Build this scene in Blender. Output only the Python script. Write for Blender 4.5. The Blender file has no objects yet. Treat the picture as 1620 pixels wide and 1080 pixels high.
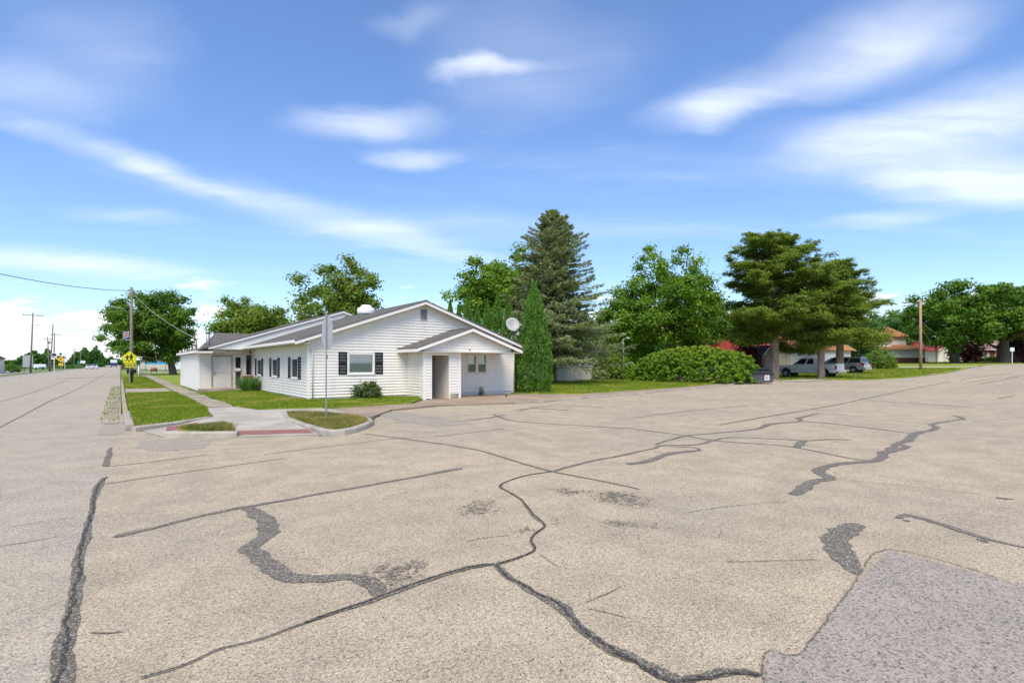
import bpy, bmesh, math, random
import numpy as np
from mathutils import Vector, Matrix, Euler
R = math.radians
random.seed(7); rng = np.random.default_rng(11)
SC = bpy.context.scene
COL = SC.collection
# ------------------------------------------------------------------ camera, sky, sun, exposure
# world axes: +y runs up the highway, +x runs along the side street; metres
F = 825.0; HOR = 575.5; EYE = 1.6; CA = .7994; SA = .6008
cd = bpy.data.cameras.new('camera'); cam = bpy.data.objects.new('camera', cd); COL.objects.link(cam)
cd.sensor_width = 36; cd.lens = F*36/1620; cd.shift_y = 35.5/1620; cd.clip_end = 9000; cd.clip_start = .05
cam.location = (0, 0, EYE); cam.rotation_euler = (R(90), 0, -math.atan2(SA, CA)); SC.camera = cam

SUN_EL = R(56); SUN_DIR = Vector((-.66, -.75, 0)).normalized()       # horizontal direction towards the sun
wd = bpy.data.worlds.new('World'); SC.world = wd; wd.use_nodes = True
WT = wd.node_tree; WT.nodes.clear()
class NT:
    """small helper to write node graphs"""
    def __init__(s, t): s.t = t
    def n(s, typ, ins=None, **props):
        nd = s.t.nodes.new(typ)
        for k, v in props.items(): setattr(nd, k, v)
        for k, v in (ins or {}).items(): s.set(nd, k, v)
        return nd
    def set(s, nd, k, v):
        sock = nd.inputs[k]
        if hasattr(v, 'is_output') or hasattr(v, 'links'): s.t.links.new(v, sock)
        else: sock.default_value = v
    def m(s, op, a, b=None, c=None, clamp=False):
        nd = s.t.nodes.new('ShaderNodeMath'); nd.operation = op; nd.use_clamp = clamp
        for i, v in enumerate((a, b, c)):
            if v is not None: s.set(nd, i, v)
        return nd.outputs[0]
    def vm(s, op, a, b=None, out=0):
        nd = s.t.nodes.new('ShaderNodeVectorMath'); nd.operation = op
        s.set(nd, 0, a)
        if b is not None: s.set(nd, 1, b)
        return nd.outputs[out]
    def mix(s, fac, a, b, blend='MIX'):
        nd = s.t.nodes.new('ShaderNodeMix'); nd.data_type = 'RGBA'; nd.blend_type = blend
        s.set(nd, 0, fac); s.set(nd, 6, a); s.set(nd, 7, b); return nd.outputs[2]
    def ramp(s, v, a, b, lo=0., hi=1., smooth=True):
        nd = s.t.nodes.new('ShaderNodeMapRange'); nd.interpolation_type = 'SMOOTHSTEP' if smooth else 'LINEAR'
        s.set(nd, 0, v); s.set(nd, 1, a); s.set(nd, 2, b); s.set(nd, 3, lo); s.set(nd, 4, hi); return nd.outputs[0]
    def noise(s, vec, scale, detail=3., rough=.5, dist=0., out=0):
        nd = s.n('ShaderNodeTexNoise', {'Scale': scale, 'Detail': detail, 'Roughness': rough, 'Distortion': dist})
        if vec is not None: s.set(nd, 'Vector', vec)
        return nd.outputs[out]
def c4(c): return (c[0], c[1], c[2], 1.)

w = NT(WT)
sky = w.n('ShaderNodeTexSky', sky_type='NISHITA', sun_disc=False, sun_elevation=SUN_EL,
          sun_rotation=math.atan2(SUN_DIR.x, SUN_DIR.y), air_density=1.0, dust_density=.3, ozone_density=1.5, altitude=200)
tc = w.n('ShaderNodeTexCoord'); dirv = tc.outputs['Generated']
sep = w.n('ShaderNodeSeparateXYZ', {0: dirv})
dz = sep.outputs[2]; dzc = w.m('MAXIMUM', dz, 0.)
EPS = .10
den = w.m('ADD', dzc, EPS)
dr = w.vm('DOT_PRODUCT', dirv, (CA, -SA, 0), out=1); df = w.vm('DOT_PRODUCT', dirv, (SA, CA, 0), out=1)
P = w.n('ShaderNodeCombineXYZ', {0: w.m('DIVIDE', dr, den), 1: w.m('DIVIDE', df, den)}).outputs[0]   # the cloud layer overhead
wob = w.vm('SCALE', w.vm('SUBTRACT', w.noise(P, 1.3, 3., out=1), (.5, .5, .5)), None); wob.node.inputs[3].default_value = .28
wob2 = w.vm('SCALE', w.vm('SUBTRACT', w.noise(P, 4.5, 4., out=1), (.5, .5, .5)), None); wob2.node.inputs[3].default_value = .15
PW = w.vm('ADD', w.vm('ADD', P, wob), wob2)
def cloudpt(px, py):
    v = Vector(((px-810)/F, 1, (HOR-py)/F)).normalized(); return Vector((v.x/(v.z+EPS), v.y/(v.z+EPS)))
wisps = [  # two ends of each cirrus streak and its width on the cloud layer, strength
    ((-60,165),(420,330),.10,.62), ((200,270),(790,420),.20,.55), ((-150,395),(330,440),.30,.60), ((-80,130),(190,160),.16,.45),
    ((470,205),(680,180),.10,.62), ((590,258),(720,238),.10,.50), ((690,110),(860,96),.035,.8), ((580,50),(720,30),.05,.20),
    ((1010,195),(1380,110),.12,.62), ((1080,165),(1180,195),.09,.55), ((1260,150),(1560,-30),.20,.6), ((1230,270),(1700,140),.20,.68), ((1320,240),(1720,190),.18,.55),
    ((1260,225),(1700,300),.20,.85), ((1300,350),(1500,342),.13,.45), ((1420,270),(1750,330),.2,.7), ((20,60),(300,120),.25,.22),
    ((100,340),(330,352),.10,.28), ((700,150),(1000,60),.25,.22)]
mask = None
for (a, b, wid, st) in wisps:
    A = cloudpt(*a); B = cloudpt(*b); C = (A+B)/2; D = B-A
    mp = w.n('ShaderNodeMapping', {0: PW, 1: (C.x, C.y, 0), 2: (0, 0, math.atan2(D.y, D.x)), 3: (D.length*.72, wid*1.6, 1)}, vector_type='TEXTURE')
    ln = w.vm('LENGTH', w.vm('MULTIPLY', mp.outputs[0], (1, 1, 0)), out=1)
    b_ = w.ramp(ln, 1.0, 0.0, 0., st)
    mask = b_ if mask is None else w.m('SUBTRACT', 1., w.m('MULTIPLY', w.m('SUBTRACT', 1., mask), w.m('SUBTRACT', 1., b_)))
mpf = w.n('ShaderNodeMapping', {0: PW, 2: (0, 0, R(-24)), 3: (.5, 2.3, 1)})
fib = w.noise(mpf.outputs[0], 1.8, 5., .52, .6)
mask = w.m('MULTIPLY', mask, w.ramp(fib, .28, .72, .46, .96))
veil = w.ramp(w.noise(mpf.outputs[0], .55, 5., .55), .48, .85, 0., .30)           # thin cirrus over the whole sky
mask = w.m('ADD', mask, veil, clamp=True)
mask = w.m('MULTIPLY', mask, w.ramp(dz, .0, .10))
# cumulus low on the horizon, all the way round
az = w.m('ARCTAN2', dr, df)
hv = w.n('ShaderNodeCombineXYZ', {0: w.m('MULTIPLY', az, 7.), 1: w.m('MULTIPLY', dz, 22.)}).outputs[0]
cu = w.m('ADD', w.noise(hv, 1.15, 6., .58), w.m('MULTIPLY', w.m('SUBTRACT', .085, dz), 2.3))
cum = w.m('MULTIPLY', w.ramp(cu, .48, .62), w.ramp(dz, .19, .10))
cum = w.m('MULTIPLY', cum, .93)
tint = w.mix(w.ramp(dz, .0, .5), c4((.84, .94, 1.06)), c4((.90, 1.04, 1.28)))
skc = w.mix(1., sky.outputs[0], tint, 'MULTIPLY')
CLOUD = (6.6, 6.9, 7.4)
skc = w.mix(mask, skc, c4(CLOUD)); skc = w.mix(cum, skc, c4((7.2, 7.4, 7.7)))
bg = w.n('ShaderNodeBackground', {0: skc, 1: .148})
wo = w.n('ShaderNodeOutputWorld', {0: bg.outputs[0]})
wd.cycles.sampling_method = 'MANUAL'; wd.cycles.sample_map_resolution = 512

sd = bpy.data.lights.new('sun', 'SUN'); sd.energy = 3.8; sd.angle = R(38); sd.color = (1., .915, .79)
sun = bpy.data.objects.new('sun', sd); COL.objects.link(sun)
to_sun = Vector((SUN_DIR.x*math.cos(SUN_EL), SUN_DIR.y*math.cos(SUN_EL), math.sin(SUN_EL)))
sun.rotation_euler = (-to_sun).to_track_quat('-Z', 'Y').to_euler(); sun.location = (-20, -20, 40)
SC.view_settings.view_transform = 'Standard'; SC.view_settings.look = 'None'
SC.view_settings.exposure = .33; SC.view_settings.gamma = 1.; SC.view_settings.use_curve_mapping = False
SC.cycles.max_bounces = 6; SC.cycles.diffuse_bounces = 3; SC.cycles.glossy_bounces = 3; SC.cycles.transmission_bounces = 4; SC.cycles.transparent_max_bounces = 12

# ------------------------------------------------------------------ helpers
def g(x): return .018*(min(max(x, 32.), 170.)-32.)                  # the side street climbs gently to the east
def W(px, Y):
    k = (px-810)/F; return Vector((Y*(SA+CA*k), Y*(CA-SA*k), 0))
def WG(px, Y, dz=0.):
    v = W(px, Y); v.z = g(v.x)+dz; return v
def GP(px, py, dz=0.):
    k = (px-810)/F; lo, hi = 1.5, 3000.
    for _ in range(60):
        Y = (lo+hi)/2; x = Y*(SA+CA*k)
        if HOR-(g(x)+dz-EYE)*F/Y < py: hi = Y
        else: lo = Y
    return Vector((Y*(SA+CA*k), Y*(CA-SA*k), g(Y*(SA+CA*k))+dz))
def tag(o, label=None, cat=None, group=None, kind=None):
    if label: o['label'] = label
    if cat: o['category'] = cat
    if group: o['group'] = group
    if kind: o['kind'] = kind
    return o
def link(name, me, parent=None, loc=None, rot=None):
    o = bpy.data.objects.new(name, me); COL.objects.link(o)
    if parent: o.parent = parent
    if loc is not None: o.location = loc
    if rot is not None: o.rotation_euler = rot
    return o
def empty(name, loc, rz=0., label=None, cat=None, group=None):
    o = link(name, None, None, loc, (0, 0, rz)); o.empty_display_size = .2
    return tag(o, label, cat, group)
def copy_tree(o, parent=None):
    c = o.copy(); COL.objects.link(c); c.parent = parent
    for ch in list(o.children): copy_tree(ch, c)
    return c
class MB:
    def __init__(s): s.v = []; s.f = []; s.sm = []
    def add(s, vs, fs, smooth=False):
        n = len(s.v); s.v += [tuple(p) for p in vs]; s.f += [[i+n for i in f] for f in fs]; s.sm += [smooth]*len(fs); return s
    def quad(s, *p): return s.add(p, [list(range(len(p)))])
    def box(s, x0, x1, y0, y1, z0, z1):
        return s.add([(x0,y0,z0),(x1,y0,z0),(x1,y1,z0),(x0,y1,z0),(x0,y0,z1),(x1,y0,z1),(x1,y1,z1),(x0,y1,z1)],
                     [[3,2,1,0],[4,5,6,7],[0,1,5,4],[1,2,6,5],[2,3,7,6],[3,0,4,7]])
    def prism(s, pts, vec):
        """planar outline (3d points) swept along vec"""
        n = len(pts); pts = [Vector(p) for p in pts]; q = [p+Vector(vec) for p in pts]
        return s.add(pts+q, [list(range(n))[::-1], list(range(n, 2*n))]+[[i, (i+1) % n, n+(i+1) % n, n+i] for i in range(n)])
    def tube(s, pts, radii, seg=8, cap=True, smooth=True):
        pts = [Vector(p) for p in pts]; n0 = len(s.v); N = len(pts)
        if not hasattr(radii, '__len__'): radii = [radii]*N
        vs = []; up = None
        for i, p in enumerate(pts):
            d = (pts[min(i+1, N-1)]-pts[max(i-1, 0)]).normalized()
            if up is None: up = d.orthogonal().normalized()
            u = (up-d*up.dot(d)); u = u.normalized() if u.length > 1e-6 else d.orthogonal().normalized(); up = u; v = d.cross(u)
            for j in range(seg):
                a = 2*math.pi*j/seg; vs.append(p+(u*math.cos(a)+v*math.sin(a))*radii[i])
        fs = [[i*seg+j, i*seg+(j+1) % seg, (i+1)*seg+(j+1) % seg, (i+1)*seg+j] for i in range(N-1) for j in range(seg)]
        s.add(vs, fs, smooth)
        if cap: s.add([], []); s.f += [[n0+j for j in range(seg)][::-1], [n0+(N-1)*seg+j for j in range(seg)]]; s.sm += [False, False]
        return s
    def lathe(s, prof, seg=16, c=(0, 0, 0), axis='z'):
        vs = []
        for (r, h) in prof:
            for j in range(seg):
                a = 2*math.pi*j/seg; x, y = r*math.cos(a), r*math.sin(a)
                vs.append((c[0]+x, c[1]+y, c[2]+h) if axis == 'z' else (c[0]+x, c[1]+h, c[2]+y))
        n = len(prof)
        fs = [[i*seg+j, i*seg+(j+1) % seg, (i+1)*seg+(j+1) % seg, (i+1)*seg+j] for i in range(n-1) for j in range(seg)]
        if axis == 'y': fs = [f[::-1] for f in fs]
        return s.add(vs, fs, True)
    def build(s, name, mat, parent=None, bevel=0., loc=None, rot=None, fix=False):
        me = bpy.data.meshes.new(name); me.from_pydata(s.v, [], s.f)
        me.polygons.foreach_set('use_smooth', s.sm)
        if bevel or fix:
            bm = bmesh.new(); bm.from_mesh(me)
            if fix: bmesh.ops.recalc_face_normals(bm, faces=bm.faces)
            if bevel:
                bmesh.ops.bevel(bm, geom=[e for e in bm.edges if len(e.link_faces) == 2 and e.calc_face_angle(0) > .5], offset=bevel, segments=2, affect='EDGES', clamp_overlap=True)
            bm.to_mesh(me); bm.free()
        me.materials.append(mat); me.update()
        return link(name, me, parent, loc, rot)

# ------------------------------------------------------------------ materials
M = {}
def newmat(name):
    m = bpy.data.materials.new(name); m.use_nodes = True; t = NT(m.node_tree); m.node_tree.nodes.clear()
    out = t.n('ShaderNodeOutputMaterial'); M[name] = m; return m, t, out
def plain(name, col, col2=None, scale=3., rough=.6, metal=0., bump=0., bscale=None, detail=4., spec=.4, stretch=None, coat=0., lo=.35, hi=.65):
    m, t, out = newmat(name)
    v = t.n('ShaderNodeTexCoord').outputs['Object']
    if stretch: v = t.n('ShaderNodeMapping', {0: v, 3: stretch}).outputs[0]
    b = t.n('ShaderNodeBsdfPrincipled', {'Roughness': rough, 'Metallic': metal, 'Specular IOR Level': spec, 'Coat Weight': coat, 'Coat Roughness': .08})
    if col2 is not None: t.set(b, 'Base Color', t.mix(t.ramp(t.noise(v, scale, detail, .6), lo, hi), c4(col), c4(col2)))
    else: b.inputs['Base Color'].default_value = c4(col)
    if bump:
        bp = t.n('ShaderNodeBump', {'Strength': bump, 'Distance': .01, 'Height': t.noise(v, bscale or scale*6, 4., .6)}); t.set(b, 'Normal', bp.outputs[0])
    t.t.links.new(b.outputs[0], out.inputs[0]); return m
def asphalt(name, chips, tone, var=.14, chip_scale=125., contrast=.68):
    """worn chip seal: pale stones in darker binder, with broad faded and dirty areas"""
    m, t, out = newmat(name)
    v = t.n('ShaderNodeTexCoord').outputs['Object']
    vo = t.n('ShaderNodeTexVoronoi', {'Vector': v, 'Scale': chip_scale, 'Randomness': 1.})
    sp = t.n('ShaderNodeSeparateColor', {0: vo.outputs['Color']}).outputs[0]
    f = t.m('ADD', t.m('MULTIPLY', sp, .55*contrast), t.m('MULTIPLY', t.noise(v, 38., 3., .7), .75*contrast))
    col = t.mix(t.ramp(f, .22, .84, smooth=False), c4([c*.42 for c in chips]), c4([c*1.42 for c in chips]))
    dark = t.m('MULTIPLY', t.ramp(sp, .10, .03), t.ramp(t.noise(v, 14., 3.), .40, .6))
    col = t.mix(t.m('MULTIPLY', dark, .75), col, c4((.06, .058, .055)))
    big = t.noise(v, .22, 5., .62, .4)
    col = t.mix(t.ramp(big, .34, .68), col, t.mix(1., col, c4(tone), 'MULTIPLY'))
    med = t.noise(v, 1.7, 5., .65)
    col = t.mix(1., col, t.mix(t.ramp(med, .3, .7), c4([1-var]*3), c4([1+var*.6]*3)), 'MULTIPLY')
    wv = t.vm('ADD', v, t.vm('SCALE', t.noise(v, 2.6, 4., out=1), None)); wv.node.inputs[1].links[0].from_node.inputs[3].default_value = .35
    ce_ = t.n('ShaderNodeTexVoronoi', {'Vector': wv, 'Scale': .9}, feature='DISTANCE_TO_EDGE').outputs['Distance']
    hair = t.m('MULTIPLY', t.ramp(ce_, .009, .003), t.m('MULTIPLY', t.ramp(t.noise(v, .5, 3.), .52, .64), t.ramp(t.noise(v, 9., 3.), .40, .55)))
    col = t.mix(t.m('MULTIPLY', hair, .55), col, c4((.09, .075, .055)))                     # hairline crazing in worn areas
    oil = t.m('MULTIPLY', t.ramp(t.noise(v, .85, 6., .7, .8), .62, .78), t.ramp(t.noise(v, 30., 3., .7), .3, .6))
    col = t.mix(t.m('MULTIPLY', oil, .28), col, c4((.16, .135, .10)))                     # scattered dark staining
    b = t.n('ShaderNodeBsdfPrincipled', {'Base Color': col, 'Roughness': .92, 'Specular IOR Level': .25})
    bp = t.n('ShaderNodeBump', {'Strength': .55, 'Distance': .006, 'Height': t.m('ADD', vo.outputs['Distance'], t.noise(v, 60., 3.))}); t.set(b, 'Normal', bp.outputs[0])
    t.t.links.new(b.outputs[0], out.inputs[0]); return m
asphalt('street_asphalt', (.55, .447, .305), (.86, .89, .94))
asphalt('highway_asphalt', (.525, .44, .325), (.90, .93, .96), var=.10)
asphalt('patch_asphalt', (.27, .232, .19), (.96, .97, 1.), var=.08, chip_scale=80., contrast=1.1)
asphalt('pale_patch', (.46, .39, .295), (.90, .92, .95), var=.08)
def tarmat(name, col, thr, sharp=.25, nscale=26., base=0., amp=None):
    """bitumen on the road: thick in the middle, worn and ragged towards the edge (attribute 'edge': 0 at the rim, 1 inside)"""
    m, t, out = newmat(name)
    v = t.n('ShaderNodeTexCoord').outputs['Object']
    e = t.n('ShaderNodeAttribute', attribute_name='edge').outputs['Fac']
    nz = t.m('ADD', t.m('MULTIPLY', t.noise(v, nscale, 4., .7), .75), t.m('MULTIPLY', t.noise(v, nscale*.18, 3.), .4))
    if amp: nz = t.m('ADD', t.m('MULTIPLY', t.m('SUBTRACT', t.m('ADD', t.m('MULTIPLY', t.noise(v, nscale, 4., .75), .7), t.m('MULTIPLY', t.noise(v, nscale*.16, 4., .7, .6), .3)), .5), amp), .5)
    a = t.ramp(t.m('ADD', t.m('MULTIPLY', e, 1.-base), nz), thr, thr+sharp)
    chip = t.n('ShaderNodeTexVoronoi', {'Vector': v, 'Scale': 100.})
    sp = t.n('ShaderNodeSeparateColor', {0: chip.outputs['Color']}).outputs[0]
    cc = t.mix(t.ramp(sp, .55, .95), c4(col), c4([c*2.6+.03 for c in col]))
    b = t.n('ShaderNodeBsdfPrincipled', {'Base Color': cc, 'Roughness': .8, 'Specular IOR Level': .3})
    tr = t.n('ShaderNodeBsdfTransparent')
    mx = t.n('ShaderNodeMixShader', {0: a, 1: tr.outputs[0], 2: b.outputs[0]})
    t.t.links.new(mx.outputs[0], out.inputs[0]); return m
tarmat('tar_thick', (.115, .098, .076), .62, .3)
tarmat('tar_thin', (.105, .090, .068), .72, .3)
tarmat('hairline', (.13, .11, .085), 1.2, .25, 30.)
tarmat('crack', (.045, .039, .032), .98, .2, 34.)
tarmat('scuff', (.14, .118, .09), 1.27, .30, 36., amp=3.2)
plain('concrete', (.45, .40, .325), (.345, .305, .24), .9, .9, bump=.25, bscale=60)
plain('old_concrete', (.40, .345, .265), (.27, .23, .17), 1.3, .92, bump=.3, bscale=40)
plain('tan_walk', (.36, .27, .185), (.28, .205, .14), .7, .92, bump=.25, bscale=50)
plain('kerb_concrete', (.41, .365, .295), (.30, .265, .21), 2.2, .9, bump=.3, bscale=45)
plain('tactile', (.30, .125, .105), (.24, .10, .085), 4., .8)
plain('yellow_paint', (.55, .40, .10), (.40, .33, .17), 9., .7)
plain('gravel', (.38, .35, .30), (.28, .255, .215), 2.5, .95, bump=.5, bscale=60)
plain('dirt', (.16, .115, .07), (.10, .075, .05), 4., .95, bump=.5)
plain('terrain_grass', (.10, .16, .035), (.17, .20, .06), .09, .95)
def lawnmat(name, a, b, dry, thr):
    m, t, out = newmat(name); v = t.n('ShaderNodeTexCoord').outputs['Object']
    col = t.mix(t.ramp(t.noise(v, 1.1, 5., .65), .35, .68), c4(a), c4(b))
    col = t.mix(t.ramp(t.noise(v, .55, 4., .6, .5), thr, thr+.14), col, c4(dry))
    col = t.mix(1., col, t.mix(t.noise(v, 55., 3., .7), c4((.55,)*3), c4((1.45,)*3)), 'MULTIPLY')
    bs = t.n('ShaderNodeBsdfPrincipled', {'Base Color': col, 'Roughness': .95, 'Specular IOR Level': .15})
    bp = t.n('ShaderNodeBump', {'Strength': .6, 'Distance': .03, 'Height': t.noise(v, 40., 3., .7)}); t.set(bs, 'Normal', bp.outputs[0])
    t.t.links.new(bs.outputs[0], out.inputs[0])
lawnmat('lawn', (.15, .22, .022), (.26, .30, .04), (.38, .32, .08), .51)
lawnmat('dry_lawn', (.15, .20, .035), (.24, .23, .06), (.36, .29, .09), .44)
def blades(name, a, b, dry, thr):
    m, t, out = newmat(name); v = t.n('ShaderNodeTexCoord').outputs['Object']
    tn = t.n('ShaderNodeAttribute', attribute_name='tint').outputs['Fac']
    col = t.mix(tn, c4(a), c4(b))
    col = t.mix(t.m('MULTIPLY', t.ramp(t.noise(v, .55, 4., .6, .5), thr, thr+.14), t.ramp(tn, .0, .6, .5, 1.)), col, c4(dry))
    d = t.n('ShaderNodeBsdfDiffuse', {0: col}); tr = t.n('ShaderNodeBsdfTranslucent', {0: col})
    mx = t.n('ShaderNodeMixShader', {0: .35, 1: d.outputs[0], 2: tr.outputs[0]}); t.t.links.new(mx.outputs[0], out.inputs[0])
blades('grass_blades', (.14, .225, .016), (.32, .39, .05), (.45, .38, .10), .51)
blades('dry_blades', (.13, .20, .03), (.27, .26, .07), (.40, .32, .11), .44)
def leafmat(name, a, b, trans=.35, rough=.5):
    m, t, out = newmat(name)
    tn = t.n('ShaderNodeAttribute', attribute_name='tint').outputs['Fac']
    col = t.mix(tn, c4(a), c4(b))
    d = t.n('ShaderNodeBsdfPrincipled', {'Base Color': col, 'Roughness': rough, 'Specular IOR Level': .25})
    tr = t.n('ShaderNodeBsdfTranslucent', {0: t.mix(1., col, c4((1.25, 1.3, .5)), 'MULTIPLY')})
    mx = t.n('ShaderNodeMixShader', {0: trans, 1: d.outputs[0], 2: tr.outputs[0]}); t.t.links.new(mx.outputs[0], out.inputs[0])
leafmat('maple_leaf', (.068, .155, .014), (.165, .275, .03), .4)
leafmat('far_leaf', (.045, .125, .026), (.11, .22, .045), .4)
leafmat('light_leaf', (.11, .185, .022), (.225, .30, .045), .4)
leafmat('bright_leaf', (.10, .205, .016), (.215, .34, .032), .4)
leafmat('spruce_needle', (.155, .21, .09), (.34, .38, .19), .3, .65)
leafmat('spruce_cone', (.16, .10, .045), (.25, .17, .08), .1, .8)
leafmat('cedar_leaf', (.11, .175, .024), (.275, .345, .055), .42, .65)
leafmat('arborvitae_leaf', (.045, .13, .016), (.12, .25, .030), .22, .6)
leafmat('hedge_leaf', (.105, .22, .014), (.235, .37, .03), .3)
leafmat('hedge_lit_top', (.27, .33, .024), (.42, .43, .045), .35)  # yellow of the sunlit hedge top, put into the leaf colour
leafmat('shrub_leaf', (.055, .105, .022), (.14, .19, .05), .3)
leafmat('lily_leaf', (.05, .13, .02), (.12, .23, .035), .3)
leafmat('maroon_leaf', (.055, .012, .014), (.13, .022, .022), .25)
leafmat('dark_maroon_leaf', (.022, .010, .012), (.05, .018, .018), .2)
leafmat('red_flower', (.45, .03, .01), (.6, .09, .02), .2)
plain('bark', (.13, .10, .075), (.07, .055, .042), 2.2, .95, bump=.8, bscale=8, stretch=(4, 4, .7))
plain('cedar_bark', (.36, .265, .19), (.20, .14, .10), 2.5, .95, bump=.9, bscale=6, stretch=(5, 5, .5))
plain('pole_wood', (.25, .205, .16), (.16, .13, .10), 3., .9, bump=.4, stretch=(5, 5, .4))
plain('new_pole_wood', (.42, .30, .20), (.32, .215, .14), 3., .9, bump=.4, stretch=(5, 5, .4))
def sidingmat(name, col, dirt, amt):
    m, t, out = newmat(name); v = t.n('ShaderNodeTexCoord').outputs['Object']
    st = t.n('ShaderNodeMapping', {0: v, 3: (1., 1., .25)}).outputs[0]
    fac = t.m('MULTIPLY', t.ramp(t.noise(st, 1.6, 5., .65), .42, .8), amt)
    fac = t.m('ADD', fac, t.m('MULTIPLY', t.ramp(t.noise(v, 14., 4., .7), .55, .8), amt*.35))
    col_ = t.mix(fac, c4(col), c4(dirt))
    b = t.n('ShaderNodeBsdfPrincipled', {'Base Color': col_, 'Roughness': .5, 'Specular IOR Level': .35})
    t.t.links.new(b.outputs[0], out.inputs[0])
sidingmat('siding', (.82, .765, .67), (.60, .56, .47), .42)
sidingmat('white_paint', (.81, .765, .69), (.62, .60, .55), .3)
sidingmat('cream_paint', (.70, .655, .56), (.52, .46, .36), .5)
sidingmat('cream_siding', (.62, .555, .44), (.46, .40, .30), .5)
sidingmat('foundation', (.62, .61, .59), (.36, .34, .31), .8)
def shinglemat(name, a, b):
    m, t, out = newmat(name); v = t.n('ShaderNodeTexCoord').outputs['Object']
    sw = t.n('ShaderNodeSeparateXYZ', {0: v})
    cv = t.n('ShaderNodeCombineXYZ', {0: sw.outputs[1], 1: sw.outputs[0]}).outputs[0]
    br = t.n('ShaderNodeTexBrick', {'Vector': cv, 'Color1': c4(a), 'Color2': c4(b), 'Mortar': c4([c*.45 for c in a]), 'Scale': 1., 'Mortar Size': .012, 'Brick Width': .32, 'Row Height': .14, 'Bias': -.2})
    col = t.mix(1., br.outputs[0], t.mix(t.noise(v, .8, 5., .65), c4((.72,)*3), c4((1.28,)*3)), 'MULTIPLY')
    bs = t.n('ShaderNodeBsdfPrincipled', {'Base Color': col, 'Roughness': .95, 'Specular IOR Level': .15})
    bp = t.n('ShaderNodeBump', {'Strength': .7, 'Distance': .01, 'Height': t.m('ADD', br.outputs['Fac'], t.noise(v, 70., 3.)), }); bp.invert = True; t.set(bs, 'Normal', bp.outputs[0])
    t.t.links.new(bs.outputs[0], out.inputs[0])
shinglemat('shingle', (.135, .125, .108), (.185, .17, .148))
shinglemat('orange_shingle', (.42, .20, .085), (.34, .155, .065))
shinglemat('pink_shingle', (.40, .235, .20), (.33, .19, .16))
shinglemat('dark_shingle', (.07, .062, .055), (.10, .09, .08))
plain('red_metal', (.35, .05, .045), (.28, .04, .036), .7, .45)
plain('black_plastic', (.012, .012, .014), (.02, .02, .022), 3., .75, spec=.2)
plain('dark_trim', (.04, .038, .036), None, rough=.6)
plain('galvanised', (.42, .42, .42), (.33, .33, .335), 4., .45, metal=.6)
plain('sign_back', (.50, .50, .495), (.42, .42, .415), 5., .5, metal=.35)
plain('sign_red', (.5, .02, .02), None, rough=.4)
plain('sign_white', (.8, .8, .8), None, rough=.4)
plain('sign_black', (.012, .012, .012), None, rough=.5)
plain('sign_green', (.02, .20, .10), None, rough=.5)
plain('sign_yellow', (.72, .66, .02), None, rough=.4)
plain('sign_amber', (.80, .46, .01), None, rough=.4)
plain('flag_blue', (.02, .03, .10), None, rough=.8)
plain('flag_red', (.45, .03, .03), None, rough=.8)
plain('flag_white', (.75, .74, .72), None, rough=.8)
plain('door_paint', (.64, .585, .50), (.56, .51, .44), 1.5, .55)
plain('window_backing', (.56, .55, .50), (.50, .49, .45), 1.2, .9)  # pale blinds of the front window
plain('pale_backing', (.62, .61, .56), (.42, .43, .38), 1.4, .9)  # pale reflection of the side windows put into the backing colour
plain('dark_room', (.035, .04, .045), (.07, .075, .08), 1.6, .9)
plain('cedar_box', (.30, .12, .055), (.20, .08, .04), 5., .8)
plain('dish_grey', (.36, .355, .335), None, rough=.5)
plain('wire', (.07, .07, .07), None, rough=.6)
plain('pale_wire', (.40, .40, .38), None, rough=.6)
plain('brick_orange', (.36, .105, .05), (.28, .085, .045), 7., .9)
plain('brick_brown', (.19, .065, .045), (.13, .05, .036), 7., .9)
plain('tan_board', (.40, .355, .26), (.32, .28, .20), 3., .85, stretch=(6, 6, .4))
plain('dumpster_paint', (.10, .105, .125), (.08, .082, .095), 2.5, .6)
plain('dumpster_lid', (.024, .027, .032), None, rough=.55)
plain('truck_paint', (.70, .70, .66), None, rough=.3, coat=.5)
plain('silver_paint', (.45, .455, .45), None, rough=.28, metal=.5, coat=.5)
plain('car_white', (.72, .72, .72), None, rough=.3, coat=.5)
plain('car_blue', (.03, .04, .16), None, rough=.35, coat=.3)
plain('tyre', (.018, .018, .018), None, rough=.85)
plain('rim', (.42, .42, .42), None, rough=.35, metal=.7)
plain('chrome', (.6, .6, .6), None, rough=.2, metal=.9)
plain('tail_red', (.35, .012, .012), None, rough=.25)
plain('lamp_clear', (.65, .65, .62), None, rough=.2)
plain('blue_awning', (.02, .22, .33), None, rough=.6)
def glassmat(name, tintc=(.9, .93, .92), gl=.16):
    m, t, out = newmat(name)
    lw = t.n('ShaderNodeFresnel', {'IOR': 1.5}).outputs[0]
    tr = t.n('ShaderNodeBsdfTransparent', {0: c4(tintc)}); gs = t.n('ShaderNodeBsdfGlossy', {0: c4((1, 1, 1)), 1: .03})
    mx = t.n('ShaderNodeMixShader', {0: t.m('ADD', lw, gl*.4, clamp=True), 1: tr.outputs[0], 2: gs.outputs[0]}); t.t.links.new(mx.outputs[0], out.inputs[0])
glassmat('glass')
plain('car_glass', (.012, .016, .02), None, rough=.06, spec=.8)
plain('far_wood', (.03, .075, .035), (.05, .11, .05), .05, .95)

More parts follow.
